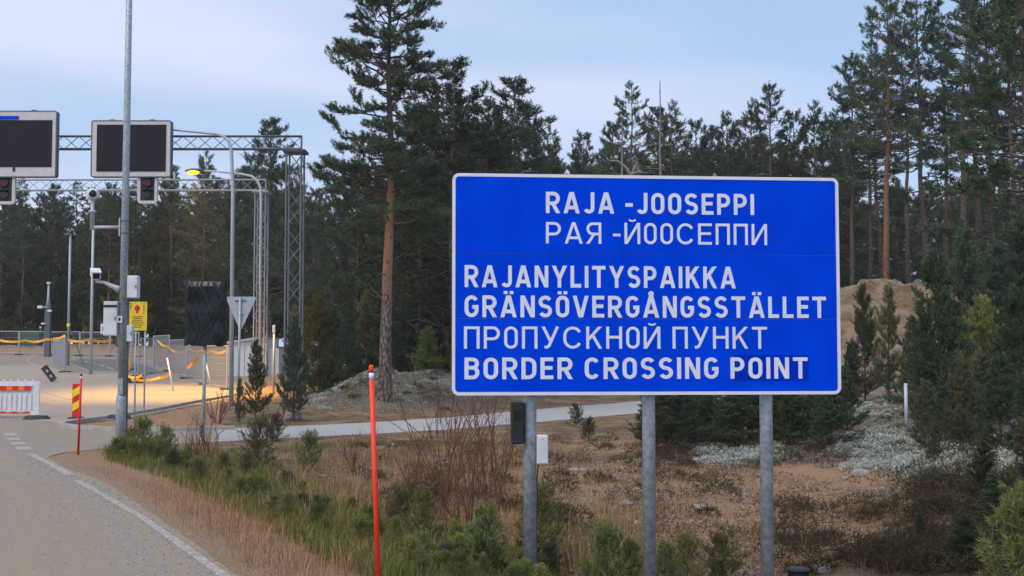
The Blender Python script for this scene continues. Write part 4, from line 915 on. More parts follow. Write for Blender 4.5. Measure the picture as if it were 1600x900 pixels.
for px, rd in ((828, .063), (1013, .063), (1196, .062)):
    s_ = (px - 706) / (1314 - 706); d_ = dl * dr / (dr + (dl - dr) * s_) ; P0 = at(px, 560, d_ + .13); post_xy.append((P0.x, P0.y))
    zb = hgt(P0.x, P0.y); loc = sgn.matrix_world
    lp = ROT.inverted() @ (Vector((P0.x, P0.y, 0)) - Vector((BL.x, BL.y, 0)))
    m = MB(); m.tube([(lp.x, lp.y, zb - .4 - BL.z), (lp.x, lp.y, SH + .012)], rd, 20); pst = m.done('post', M['galv'], sgn)
    m = MB(); m.tube([(lp.x, lp.y, SH + .012), (lp.x, lp.y, SH + .045), (lp.x, lp.y, SH + .05)], [rd + .012, rd + .012, rd * .8], 16); m.done('cap', M['black'], pst)
    for zc in (SH * .12, SH * .88):
        m = MB(); m.tube([(lp.x, lp.y, zc - .02), (lp.x, lp.y, zc + .02)], rd + .006, 16); m.done('clamp', M['galv_dark'], pst)
# devices on the left post
PX, PY = post_xy[0]; dd = PY
c = at(807, 660, PY - .0); hgt_box = at(807, 627, PY).z - at(807, 692, PY).z; wbx = at(816.5, 660, PY).x - at(798, 660, PY).x
o = empty('detector', (c.x, c.y, c.z), ang); tag(o, 'narrow black detector box strapped to the left sign post', 'detector')
m = MB(); m.box((0, -.03, 0), (wbx, .16, hgt_box), None, .012); hs_ = m.done('housing', M['black'], o)
m = MB(); m.box((0, -.112, hgt_box * .18), (wbx * .6, .006, .09)); m.done('lens', M['glass'], hs_)
m = MB(); m.box((wbx * .5 + .008, .0, hgt_box * .25), (.03, .05, .03)); m.box((wbx * .5 + .008, .0, -hgt_box * .25), (.03, .05, .03)); m.done('bracket', M['galv_dark'], o)
c = at(846.5, 702, PY); bw = at(855.5, 702, PY).x - at(838, 702, PY).x; bh = at(846, 680, PY).z - at(846, 725, PY).z
o = empty('junction_box', (c.x, c.y, c.z), ang); tag(o, 'small white junction box fixed to the right side of the left sign post', 'junction box')
m = MB(); m.box((0, 0, 0), (bw, .15, bh), None, .006); cs = m.done('case', M['white_paint'], o)
m = MB(); m.box((0, -.078, 0), (bw * .86, .006, bh * .92), None, .002); m.done('lid', M['white_paint'], cs)
m = MB(); m.tube([(0, -.083, bh * .36), (0, -.079, bh * .36)], .006, 8); m.done('screw', M['galv_dark'], cs)
g_ = hgt(c.x, c.y)
m = MB(); m.tube([(-.03, 0, -bh / 2), (-.045, .02, -bh / 2 - .15), (-.047, .02, g_ - c.z + .02)], .006, 6); m.done('cable', M['black'], o)

# ------------------------------------------------------------------ marker poles
def marker(px0, py0, px1, py1, d, r, label, name='marker_pole', matl='orange_pole', band=None, group=None):
    a = at(px0, py0, d); b = at(px1, py1, d); zb = hgt(b.x, b.y); o = empty(name, (b.x, b.y, min(zb, b.z))); tag(o, label, 'marker pole', group)
    p = lambda q: (q - o.location)
    bot = b if b.z < zb + .02 else Vector((b.x, b.y, zb - .02)); dv = (a - bot)
    m = MB()
    if band:
        t0, t1 = band
        m.tube([p(bot), p(bot + dv * t0)], r, 14); m.done('shaft', M[matl], o)
        m = MB(); m.tube([p(bot + dv * t0), p(bot + dv * t1)], r * 1.03, 14); m.done('reflective_band', M['white'], o)
        m = MB(); m.tube([p(bot + dv * t1), p(a - dv.normalized() * r * .6), p(a)], [r, r, r * .55], 14); m.done('tip', M[matl], o)
    else:
        m.tube([p(bot), p(a)], [r, r * .8], 10); m.done('shaft', M[matl], o)
    return o
marker(580, 570, 592, 925, 9.7, .0205, 'bright orange snow marker pole standing by the road verge', band=(.938, .965))
g = ground(122, 711); marker(127, 583, 122, 711, g.y, .022, 'thin red snow marker stick at the road corner', matl='red', band=(.93, .96))
g = ground(1417, 684); marker(1415, 599, 1417, 684, g.y, .045, 'pale grey stake on the lichen slope', name='stake', matl='galv_pale')

# ------------------------------------------------------------------ black drum at the ditch
g = ground(1247, 905); c = at(1247, 888, g.y)
o = empty('drum', (c.x, g.y, hgt(c.x, g.y))); tag(o, 'black plastic drum with a domed lid in the heather by the sign', 'drum')
hh = c.z - o.location.z
m = MB(); m.tube([(0, 0, -.1), (0, 0, hh - .05), (0, 0, hh - .03)], [.105, .11, .11], 24); m.done('body', M['black'], o)
m = MB(); m.tube([(0, 0, hh - .03), (0, 0, hh - .012), (0, 0, hh), (0, 0, hh + .008)], [.125, .13, .12, .07], 24); m.done('lid', M['black'], o)

# ------------------------------------------------------------------ lamp pole at the corner and what hangs on it
LP = ground(188, 704); LD = LP.y
lp = empty('lamp_pole', (LP.x, LP.y, LP.z)); tag(lp, 'tall galvanised lamp pole at the road corner hung with cameras and boxes', 'lamp pole')
zj = at(188, 617, LD).z - LP.z
m = MB(); m.tube([(0, 0, -.3), (0, 0, zj - .05), (0, 0, zj)], [.098, .098, .082], 20); m.done('base_section', M['galv'], lp)
m = MB(); m.tube([(.01, 0, zj - .02), (.02, 0, 6), (.03, 0, 12.5)], [.080, .068, .052], 20); sh = m.done('shaft', M['galv'], lp)
m = MB(); m.tube([(.03, 0, 12.4), (.03, 0, 12.55)], .08, 14); m.box((-.3, 0, 12.6), (.9, .22, .12), None, .03); m.done('luminaire', M['galv_dark'], lp)
m = MB(); m.box((.012, -.098, at(188, 560, LD).z - LP.z - .55), (.10, .01, .32), None, .004); m.done('hatch', M['galv'], lp)
s2 = at(189, 499, LD); m = MB(); m.box((s2.x - LP.x, -.083, s2.z - LP.z), (.10, .004, .13)); st_ = m.done('sticker', M['white'], lp)
m = MB(); m.prism([(s2.x - LP.x + .025 * math.cos(a), s2.z - LP.z + .04 * math.sin(a)) for a in np.linspace(0, 6.283, 14)[:-1]], -.088, -.0865); m.done('symbol', M['print'], st_)
# slim post beside it
q = at(195, 700, LD + .12); zt_ = at(195, 466, LD + .12).z; zg = hgt(q.x, q.y)
o = empty('post', (q.x, q.y, zg)); tag(o, 'slim dark steel post standing right against the lamp pole', 'post')
m = MB(); m.tube([(0, 0, -.2), (0, 0, zt_ - zg)], .045, 14); m.done('shaft', M['galv_dark'], o); m = MB(); m.tube([(0, 0, zt_ - zg), (0, 0, zt_ - zg + .03)], .052, 14); m.done('cap', M['black'], o)
# dome camera on its side arm
A = at(186, 355, LD); B_ = at(144, 355, LD); T0 = at(143.5, 312, LD)
o = empty('dome_camera', (LP.x, LP.y, A.z)); tag(o, 'camera on a short upright tube held out from the lamp pole by a side arm', 'camera')
ox = lambda v: (v.x - LP.x, v.y - LD, v.z - A.z)
m = MB(); m.box((-.075 - .01, 0, 0), (.03, .06, .36), None, .005); pl_ = m.done('mounting_plate', M['galv_pale'], o)
for z in (-.12, .12): m = MB(); m.tube([(.012, 0, z - .012), (.012, 0, z + .012)], .083, 18); m.done('strap', M['galv_dark'], pl_)
m = MB(); m.tube([(-.09, 0, 0), (B_.x - LP.x, 0, 0)], .032, 12); m.done('arm', M['galv_pale'], o)
bx_ = B_.x - LP.x; tz = T0.z - A.z
m = MB(); m.tube([(bx_, 0, -.05), (bx_, 0, tz * .52), (bx_, 0, tz * .54), (bx_, 0, tz * .60), (bx_, 0, tz * .62), (bx_, 0, tz)], [.045, .045, .075, .075, .035, .033], 14); m.done('tube', M['galv_pale'], o)
m = MB(); m.tube([(bx_, 0, tz), (bx_, 0, tz + .05), (bx_, 0, tz + .16), (bx_, 0, tz + .22)], [.05, .11, .12, .05], 16); cm_ = m.done('housing', M['white_paint'], o)
m = MB(); m.tube([(bx_ + .03, -.09, tz + .11), (bx_ + .045, -.13, tz + .11), (bx_ + .05, -.14, tz + .11)], [.075, .07, .03], 14); m.done('lens', M['glass'], cm_)
# bullet camera
A = at(185, 448, LD); C_ = at(151, 440, LD - .25); Cb = at(149, 430, LD - .3)
o = empty('bullet_camera', (LP.x, LP.y, A.z)); tag(o, 'white bullet surveillance camera on a curved bracket on the lamp pole', 'camera')
ox = lambda v: Vector((v.x - LP.x, v.y - LP.y, v.z - A.z))
c1 = ox(C_); c2 = ox(Cb)
m = MB(); m.tube([(-.075, 0, -.05), (-.16, -.04, -.01), (c1.x * .75, c1.y * .7, c1.z * .9), (c1.x, c1.y, c1.z), (c2.x, c2.y, c2.z - .04)], [.075, .045, .028, .028, .024], 10); m.done('bracket', M['white_paint'], o)
rt = Matrix.Rotation(R(24), 3, 'Z') @ Matrix.Rotation(R(14), 3, 'X')
m = MB(); m.box(c2 + Vector((0, 0, .02)), (.17, .42, .15), rt, .025); bd_ = m.done('body', M['white_paint'], o)
m = MB(); m.box(c2 + rt @ Vector((0, -.213, .0)) + Vector((0, 0, .02)), (.13, .012, .10), rt, .004); m.done('lens', M['glass'], bd_)
m = MB(); m.box(c2 + rt @ Vector((0, -.05, .085)) + Vector((0, 0, .02)), (.19, .46, .012), rt, .003); m.done('sunshield', M['white_paint'], bd_)
def wall_box(name, x0, y0, x1, y1, d, dep, label, cat, strap=False, cables=False):
    c = at((x0 + x1) / 2, (y0 + y1) / 2, d); wd = at(x1, y0, d).x - at(x0, y0, d).x; ht_ = at(x0, y0, d).z - at(x0, y1, d).z
    o = empty(name, c); tag(o, label, cat)
    m = MB(); m.box((0, 0, 0), (wd, dep, ht_), None, .012); b_ = m.done('case', M['white_paint'], o)
    m = MB(); m.box((0, -dep / 2 - .006, 0), (wd * .92, .010, ht_ * .94), None, .003); dr_ = m.done('door', M['white_paint'], o)
    m = MB(); m.box((wd * .36, -dep / 2 - .016, 0), (.02, .012, .07), None, .002); m.done('handle', M['galv_dark'], dr_)
    if strap: m = MB(); m.box((0, -dep / 2 - .016, ht_ * .36), (wd * 1.04, .006, .05)); m.done('strap', M['black'], o)
    if cables:
        for k in range(3):
            m = MB(); xx = wd * (.1 + .14 * k); m.tube([(xx, 0, -ht_ / 2 + .02), (xx + .0, .01, -ht_ / 2 - .12 - .04 * k), (xx + .08, .02, -ht_ / 2 - .2 - .03 * k), (wd * .62, .03, -ht_ / 2 - .12), (wd * .66, .05, -ht_ / 2 + .08)], .009, 6); m.done('cable', M['black'], o)
    return o
wall_box('control_cabinet', 164, 471, 185.5, 525, LD, .2, 'large white control cabinet with a dark strap on the left of the lamp pole', 'cabinet', True, True)
wall_box('equipment_box', 200.5, 431, 217, 466, LD + .02, .18, 'white equipment box mounted high on the right of the lamp pole', 'box')
wall_box('terminal_box', 199, 508, 208, 534, LD + .05, .12, 'narrow pale terminal box low on the right of the lamp pole', 'box')
wall_box('relay_box', 158.5, 506, 163.2, 522, LD + .05, .10, 'tiny greenish white box clipped to the large control cabinet', 'box')
# yellow notice board behind
YD = 26.5; c = at(215, 494, YD); bw = at(229.5, 494, YD).x - at(200, 494, YD).x; bh = at(215, 472, YD).z - at(215, 517, YD).z; zg = hgt(c.x, YD)
o = empty('notice_board', (c.x, YD, zg)); tag(o, 'yellow notice board with a red symbol and lines of print behind the lamp pole', 'sign')
z0 = c.z - zg
m = MB(); m.box((0, 0, z0), (bw, .012, bh), None, .003); bd_ = m.done('board', M['board'], o)
hand = [(-.03, -.12), (.03, -.12), (.03, -.07), (.075, 0), (.08, .05), (.04, .10), (0, .15), (-.04, .10), (-.08, .05), (-.07, 0), (-.03, -.07)]
m = MB(); m.prism([(x * bw * 1.9 - bw * .02, z0 + bh * .24 + z * bh * 1.15) for x, z in hand], -.0105, -.0085); m.done('symbol', M['red'], bd_)
m = MB(); rr = random.Random(2)
for sx in (-.36, .33):
    for k in range(5 if sx > 0 else 3): m.box((sx * bw, -.0095, z0 + bh * (.43 - .08 * k)), (bw * rr.uniform(.05, .1), .002, bh * .035))
for k in range(7): m.box((rr.uniform(-.02, .04) * bw, -.0095, z0 - bh * (.02 + .062 * k)), (bw * rr.uniform(.45, .68), .002, bh * .018))
m.done('print', M['print'], bd_)
for sx in (-.1, .4): m = MB(); m.tube([(sx * bw, .03, -.2), (sx * bw, .03, z0 + bh * .4)], .02, 8); m.done('leg', M['fence'], o)

# rubber foot by the pole
def foot(px, py, ln_, wd, ht_, rz, label, group=None, tilt=0.0, holes=True, lift=0.0, mt='rubber'):
    g = ground(px, py); o = empty('rubber_foot', (g.x, g.y, float(max(g.z, ramp(g.y))) + .008 + lift), rz); tag(o, label, 'fence foot', group)
    bm = bmesh.new(); hx = [-.5, -.27, -.11, .11, .27, .5] if holes else [-.5, -.4, .4, .5]
    def slab(x0, x1, y0, y1):
        r = bmesh.ops.create_cube(bm, size=1); bmesh.ops.transform(bm, matrix=Matrix.Translation(((x0 + x1) / 2 * ln_, (y0 + y1) / 2 * wd, ht_ / 2)) @ Matrix.Diagonal(((x1 - x0) * ln_, (y1 - y0) * wd, ht_, 1)), verts=r['verts'])
    if holes:
        slab(-.5, -.28, -.5, .5); slab(-.10, .10, -.5, .5); slab(.28, .5, -.5, .5)
        for a in (-.28, .10): slab(a, a + .18, -.5, -.22); slab(a, a + .18, .22, .5)
    else:
        r = bmesh.ops.create_cone(bm, cap_ends=True, segments=8, radius1=.5, radius2=.36, depth=1); bmesh.ops.transform(bm, matrix=Matrix.Translation((0, 0, ht_ / 2)) @ Matrix.Diagonal((ln_, wd, ht_, 1)), verts=r['verts'])
    me = bpy.data.meshes.new('block'); bm.to_mesh(me); bm.free(); b_ = mk('block', me, M[mt], o); b_.rotation_euler = (tilt, 0, 0); return o
foot(186, 655, .8, .35, .12, 0, 'dark rubber base plate lying beside the lamp pole', holes=False)
# ------------------------------------------------------------------ barrier panel and delineator
BD = ground(30, 655).y; xR = at(62, 620, BD).x; xL = xR - 2.1; zb = hgt(xR, BD) + .03
o = empty('barrier', (xR, BD, zb)); tag(o, 'white plastic pedestrian barrier with red and orange striped boards', 'barrier')
z_t = at(60, 596, BD).z - zb; z_b = at(60, 650, BD).z - zb
z_b = max(z_b, .1)
fr = lambda x0, x1, za, zc, dep=.05, nm='frame', mt='white_paint', par=o, y=0: (lambda m: (m.box(((x0 + x1) / 2, y, (za + zc) / 2), (x1 - x0, dep, zc - za), None, .006), m.done(nm, M[mt], par))[1])(MB())
Hh = z_t - z_b
bodyp = MB(); bodyp.box((-1.05, 0, z_b + Hh * .93), (2.1, .05, Hh * .14), None, .006); bodyp.box((-1.05, 0, z_b + Hh * .06), (2.1, .05, Hh * .12), None, .006)
bodyp.box((-.08, .0, z_b + Hh * .5), (.16, .05, Hh * .74), None, .006); bodyp.box((-2.02, .0, z_b + Hh * .5), (.16, .05, Hh * .74), None, .006); bodyp.box((-1.05, .012, z_b + Hh * .5), (1.8, .02, Hh * .74)); bodyp.done('frame', M['white_paint'], o)
for k in range(12): fr(-.26 - k * .145 - .035, -.26 - k * .145 + .035, z_b + Hh * .14, z_b + Hh * .62, .03, 'slat', y=-.012)
for k in range(9): fr(-.20 - k * .21 - .03, -.20 - k * .21 + .03, z_t + .001, z_t + .06, .04, 'lug')
bdm = fr(-2.0, -.25, z_b + Hh * .72, z_b + Hh * .87, .016, 'striped_board', y=-.032)
for k in range(10): fr(-.25 - (k + 1) * .175, -.25 - k * .175, z_b + Hh * .722, z_b + Hh * .868, .004, 'stripe', 'red' if k % 2 == 0 else 'orange_film', bdm, -.042)
bdm = fr(-2.0, -.27, z_b + Hh * .04, z_b + Hh * .1, .012, 'striped_board', y=-.032)
for k in range(10): fr(-.27 - (k + 1) * .173, -.27 - k * .173, z_b + Hh * .042, z_b + Hh * .098, .004, 'stripe', 'red' if k % 2 == 0 else 'orange_film', bdm, -.0405)
for xx in (-.15, -1.95): fr(xx - .04, xx + .04, .03, z_b, .04, 'leg')
foot(57, 657.5, .85, .45, .11, 0, 'black rubber barrier foot under the striped barrier', holes=False)
DD = ground(120, 657).y; c = at(120, 627, DD); wd = at(127, 620, DD).x - at(113, 620, DD).x; zt_ = at(120, 599.5, DD).z; zb = hgt(c.x, DD) + .01; hh = zt_ - zb
o = empty('delineator', (c.x, DD, zb)); tag(o, 'red and yellow striped delineator board in a black rubber foot', 'delineator')
m = MB(); m.box((0, 0, hh * .5 + .04), (wd, .04, hh - .08), None, .006); bd_ = m.done('board', M['red'], o)
def clipz(poly, zlo, zhi):
    return poly
hw = wd / 2 - .012
for za in (hh * .24, hh * .62):
    m = MB(); m.prism([(-hw, za), (hw, za + wd * .55), (hw, za + wd * .55 + hh * .20), (-hw, za + hh * .20)], -.0225, -.0205); m.done('stripe', M['yellow'], bd_)
bm = bmesh.new(); r = bmesh.ops.create_cone(bm, cap_ends=True, segments=10, radius1=.5, radius2=.34, depth=1); bmesh.ops.transform(bm, matrix=Matrix.Translation((0, 0, .045)) @ Matrix.Diagonal((.62, .45, .09, 1)), verts=r['verts']); me = bpy.data.meshes.new('foot'); bm.to_mesh(me); bm.free(); mk('foot', me, M['rubber'], o)
tf = foot(77, 598, .82, .30, .12, R(0), 'dark fence foot with two slots tipped up on edge in the yard', None, 0, True, .40)
bpy.context.view_layer.update(); tf.children[0].rotation_euler = (R(90), R(52), 0); tf.location.z += .0
tf = foot(213, 600, .80, .26, .12, R(0), 'dark fence foot with slots lying behind the lamp pole', lift=.13)
bpy.context.view_layer.update(); tf.children[0].rotation_euler = (R(90), 0, 0)
bpy.context.view_layer.update()

# ------------------------------------------------------------------ covered sign and yield sign
SD_ = ground(316, 692).y; c = at(316, 692, SD_); zb = hgt(c.x, SD_)
o = empty('covered_sign', (c.x, SD_, zb)); tag(o, 'road sign wrapped in a black plastic bag on a grey post', 'road sign')
zt_ = at(318, 440, SD_).z - zb; zl_ = at(318, 540, SD_).z - zb
m = MB(); m.tube([(0, .06, -.3), (.02, .06, zl_ + .5)], .038, 14); m.done('post', M['galv'], o)
wl = at(289, 500, SD_).x - c.x; wr = at(351, 500, SD_).x - c.x
bm = bmesh.new(); bmesh.ops.create_grid(bm, x_segments=44, y_segments=70, size=.5)
rng = np.random.default_rng(3); ks = rng.normal(size=(16, 2)) * np.array([2.2, 1.5]); ph = rng.random(16) * 6
vb = {}
def crump(u, v):
    a = noise.noise(Vector((u * 3.1, v * 3.6, 1.7))); b = noise.noise(Vector((u * 6.0 + v * 2.4, v * 1.5 - u * .8, 5.1))); c_ = noise.noise(Vector((u * 11 - v * 6, v * 3 + u * 2, 9.3)))
    return .03 * a - .05 * abs(b) - .014 * abs(c_)
fr_ = [(v.co.x, v.co.y) for v in bm.verts]
for v, (u, t) in zip(bm.verts, fr_):
    edgef = min(1, (0.5 - abs(u)) * 9) * min(1, (0.5 - t) * 12 + .1)
    wob_ = .010 * math.sin(t * 9) + .006 * math.sin(t * 23 + (3 if u > 0 else 0))
    xx = wl + (wr - wl) * (u + .5) + wob_ * (2 * u); zz = zl_ + (zt_ - zl_) * (t + .5) + (.014 * math.sin(u * 13) + .008 * math.sin(u * 29)) * (1 if t < -.45 else .2)
    v.co = Vector((xx, -.07 * edgef - crump(u, t) * 1.15 * (.25 + .75 * edgef), zz))
ret = bmesh.ops.extrude_face_region(bm, geom=bm.faces[:])
for e in ret['geom']:
    if isinstance(e, bmesh.types.BMVert): e.co.y = .13 + .35 * (-e.co.y)
bmesh.ops.recalc_face_normals(bm, faces=bm.faces)
me = bpy.data.meshes.new('plastic_bag'); bm.to_mesh(me); bm.free(); mk('plastic_bag', me, M['bag'], o)
m = MB(); m.box(((wl + wr) / 2 + .01, -.10, zl_ + (zt_ - zl_) * .14), (wr - wl, .012, .09)); 
YD = ground(373, 660).y; c = at(374, 660, YD); zb = hgt(c.x, YD)
o = empty('yield_sign', (c.x, YD, zb)); tag(o, 'grey back of a triangular yield sign on its post', 'road sign')
X_ = lambda px: at(px, 480, YD).x - c.x; Z_ = lambda py: at(376, py, YD).z - zb
tri = [(X_(353), Z_(466)), (X_(355), Z_(463.5)), (X_(398), Z_(463.5)), (X_(400), Z_(466)), (X_(378), Z_(514)), (X_(374), Z_(514))]
m = MB(); m.prism(tri, .0, .02); pl_ = m.done('plate', M['grey_back'], o)
for zz in (470, 492):
    hwid = .30 if zz == 470 else .14; m = MB(); m.box((X_(376), -.012, Z_(zz)), (hwid, .02, .03)); m.done('bracket', M['galv_dark'], pl_)
m = MB(); m.tube([(X_(375.5) - .03, -.03, -.2), (X_(375.5), -.03, Z_(464))], .032, 12); m.done('post', M['galv'], o)

# ------------------------------------------------------------------ gantries
def gantry(name, d, xl, pxr, ytop, ybot, pw, label, beam_mat, post_mat, dep=.6):
    """lattice beam across the road with a lattice leg at its right end"""
    zt0 = at(pxr, ytop, d).z; zb0 = at(pxr, ybot, d).z; xr = at(pxr, ytop, d).x; zg = min(hgt(xr - .4, d), hgt(xr, d)); o = empty(name, (xr, d, zg)); tag(o, label, 'gantry')
    zt1, zb1 = zt0 - zg, zb0 - zg; x0 = xl - xr
    bar('chord', (x0, 0, zt1), (0, 0, zt1), .042, M[beam_mat], o); bar('chord', (x0, 0, zb1), (0, 0, zb1), .048, M[beam_mat], o)
    n = int(-x0 / ((zt1 - zb1) * 1.15)); st_ = x0 / n
    for i in range(n):
        a, b = (zb1, zt1) if i % 2 == 0 else (zt1, zb1)
        bar('brace', (i * st_, .02, a), ((i + 1) * st_, .02, b), .013, M[beam_mat], o, 6); bar('brace', (i * st_, -.02, b), ((i + 1) * st_, -.02, a), .013, M[beam_mat], o, 6)
    for xx in ((0, -pw), ):
        for y in (0, dep):
            bar('leg', (-.02, y, -.3), (-.02, y, zt1 if y == 0 else zb1), .036, M[post_mat], o); bar('leg', (-pw, y, -.3), (-pw, y, zb1), .036, M[post_mat], o)
        k = int(zb1 / (pw * 1.2)); hz_ = zb1 / k
        for i in range(k):
            a, b = (-.02, -pw) if i % 2 == 0 else (-pw, -.02)
            bar('brace', (a, 0, i * hz_), (b, 0, (i + 1) * hz_), .021, M[post_mat], o, 6); bar('brace', (b, dep, i * hz_), (a, dep, (i + 1) * hz_), .021, M[post_mat], o, 6)
            bar('brace', (-.02, 0 if i % 2 else dep, i * hz_), (-.02, dep if i % 2 else 0, (i + 1) * hz_), .012, M[post_mat], o, 6)
    # left leg, out of view
    xx = x0
    for y in (0, dep):
        bar('leg', (xx, y, -.6), (xx, y, zt1), .05, M[post_mat], o)
        bar('leg', (xx + pw, y, -.6), (xx + pw, y, zb1), .05, M[post_mat], o)
    m = MB(); m.box((-pw / 2, dep / 2, zb1 - .06), (pw + .25, dep + .2, .10), None, .01); m.done('bearing_plate', M[beam_mat], o)
    return o
GD = 42.0; G2D = 54.0
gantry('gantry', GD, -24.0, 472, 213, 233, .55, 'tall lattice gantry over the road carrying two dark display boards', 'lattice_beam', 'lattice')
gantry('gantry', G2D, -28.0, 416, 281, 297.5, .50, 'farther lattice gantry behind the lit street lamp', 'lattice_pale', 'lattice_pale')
def vms(x0, y0, x1, y1, d, label, extras=None, sx=(9, 8), sy=(7, 9)):
    c = at((x0 + x1) / 2, (y0 + y1) / 2, d); wd = at(x1, y0, d).x - at(x0, y0, d).x; ht_ = at(x0, y0, d).z - at(x0, y1, d).z; u = wd / (x1 - x0)
    o = empty('display_board', c); tag(o, label, 'display board')
    m = MB(); m.prism(rrect(wd - .04, ht_ - .04, .06), -.02, .22); bd_ = m.done('housing', M['beige_frame'], o)
    rim('rim', wd, ht_, .08, .035, -.03, .23, M['galv_dark'], o)
    cx = (sx[0] - sx[1]) * u / 2; cz = (sy[1] - sy[0]) * u / 2
    m = MB(); m.box((cx, -.028, cz), (wd - (sx[0] + sx[1]) * u, .02, ht_ - (sy[0] + sy[1]) * u)); m.done('screen', M['screen'], o)
    for xx in (-.25, .25): m = MB(); m.box((xx * wd, .1, ht_ / 2 + .02), (.16, .12, .05)); m.done('lifting_lug', M['galv_dark'], o)
    for xx in (-.2, .2): m = MB(); m.box((xx * wd, .40, .1), (.08, .36, .6)); m.done('hanger', M['galv_dark'], o)
    return o, u, wd, ht_
vms(142.5, 188, 267.5, 277, GD - .64, 'black display board with beige frame, the one nearer the gantry leg')
o, u, wd, ht_ = vms(-62, 173, 88.5, 277, GD - .64, 'larger black display board with a blue strip along its top', None, (8, 7), (15, 16))
m = MB(); m.box((-wd / 2 + .3 + (29 + 62) * u / 2, -.032, ht_ / 2 - 11.2 * u), ((29 + 62) * u - .6 + .0, .016, 5.5 * u)); m.done('blue_strip', M['blue'], o)
m = MB(); m.box((-wd / 2 + (23 + 62) * u, -.03, -ht_ / 2 + 12.5 * u), (4 * u, .016, 7 * u)); m.done('slot', M['black'], o)
def signal(x0, x1, y0, y1, d, label):
    c = at((x0 + x1) / 2, (y0 + y1) / 2, d); wd = at(x1, y0, d).x - at(x0, y0, d).x; ht_ = at(x0, y0, d).z - at(x0, y1, d).z
    o = empty('lane_signal', c); tag(o, label, 'traffic light', 'lane signals under the display boards')
    m = MB(); m.prism(rrect(wd - .03, ht_ - .03, .1), .0, .12); m.done('backboard', M['black'], o)
    rim('frame', wd, ht_, .13, .10, -.02, .10, M['beige_frame'], o)
    for z, mt in ((.2, 'red_lens'), (-.2, 'glass')):
        m = MB(); m.tube([(0, -.015, z * ht_), (0, -.05, z * ht_), (0, -.06, z * ht_)], [.16, .16, .12], 18); m.done('lens', M[mt], o)
        m = MB(); m.box((0, -.08, z * ht_ + .17), (.36, .14, .012)); m.done('visor', M['black'], o)
signal(215, 246, 272, 318, GD - .58, 'beige-framed lane signal under the board nearer the gantry leg')
signal(-10, 23.5, 272, 319, GD - .58, 'beige-framed lane signal under the board with the blue strip')

# ------------------------------------------------------------------ street lamps
def street_lamp(pxp, d, ptop, arm_px, lampx, lampy, label, lit, matn='galv_pale', r=.085):
    b = at(pxp, 400, d); zg = hgt(b.x, d); o = empty('street_lamp', (b.x, d, zg)); tag(o, label, 'street lamp')
    pts = [(0, 0, -.2)]; rad = [r]
    for i, (px, py) in enumerate(ptop): q = at(px, py, d); pts.append((q.x - b.x, 0, q.z - zg)); rad.append(r * (.8 - .38 * i / len(ptop)))
    m = MB(); m.tube(pts, rad, 12); m.done('pole', M[matn], o)
    q = at(lampx, lampy, d); lx, lz = q.x - b.x, q.z - zg
    m = MB(); bm_ = m.bm
    m.tube([(lx + .42, 0, lz + .05), (lx + .25, 0, lz + .07), (lx - .15, 0, lz + .06), (lx - .40, 0, lz + .01)], [.05, .12, .13, .05], 12)
    for v in bm_.verts: v.co.z = lz + .06 + (v.co.z - lz - .06) * .6
    hd = m.done('lamp_head', M['galv_dark'], o)
    m = MB(); m.tube([(lx + .18, 0, lz - .01), (lx + .05, 0, lz - .05), (lx - .15, 0, lz - .05), (lx - .28, 0, lz - .01)], [.07, .17, .17, .06], 20)
    for v in m.bm.verts: v.co.z = lz - .03 + (v.co.z - lz + .03) * .55
    m.done('lens', M['lamp_lens'] if lit else M['glass'], hd)
    if lit:
        ld = bpy.data.lights.new('lamp_light', 'SPOT'); ld.energy = LAMP_W; ld.color = (1.0, .58, .09); ld.shadow_soft_size = .12; ld.spot_size = R(92); ld.spot_blend = .8
        lo_ = bpy.data.objects.new('lamp_light', ld); link(lo_); lo_.parent = o; lo_.location = (lx - .05, 0, lz - .32)
    return o
LAMP_W = 7000
street_lamp(364, GD - .15, [(364, 300), (361.5, 235), (358, 222), (350, 213), (338, 209), (300, 205.5), (268, 202.5)], None, 252, 202.5, 'tall pale street lamp with a long curved arm behind the yield sign', False)
street_lamp(408.5, 49.5, [(408, 310), (406.5, 292), (402, 282), (393, 275), (378, 272), (345, 268.5), (318, 266.5)], None, 304, 268, 'lit street lamp glowing orange in front of the farther gantry', True, r=.08)

# ------------------------------------------------------------------ far yard furniture
def thin_pole(px, ybase, ytop, r, label, matn='galv_pale', name='pole', cat='pole', extra=None):
    g = ground(px, ybase); t = at(px, ytop, g.y); o = empty(name, g); tag(o, label, cat)
    m = MB(); m.tube([(0, 0, -.2), (0, 0, t.z - g.z)], [r, r * .75], 10); m.done('shaft', M[matn], o); return o, g, t.z - g.z
o, g, h_ = thin_pole(141.5, 586, 352, .085, 'pale thin mast in the yard below the side arm camera', 'galv_pale')
m = MB(); m.tube([(0, 0, 0), (0, 0, .05)], .18, 12); m.done('base_plate', M['galv_dark'], o)
o, g, h_ = thin_pole(106, 572, 366, .085, 'grey lamp post with a small head and a diagonal stay in the yard', 'galv')
m = MB(); m.box((-.14, -.05, h_ + .0), (.34, .18, .09), None, .02); m.done('lamp_head', M['galv_dark'], o)
zz = at(106, 509, g.y).z - g.z; bar('stay', (0.03, 0, zz), (.95, -.1, .02), .03, M['galv_dark'], o); m = MB(); m.tube([(0, 0, zz - .1), (0, 0, zz + .12)], .10, 10); m.done('reflector', M['yellow'], o)
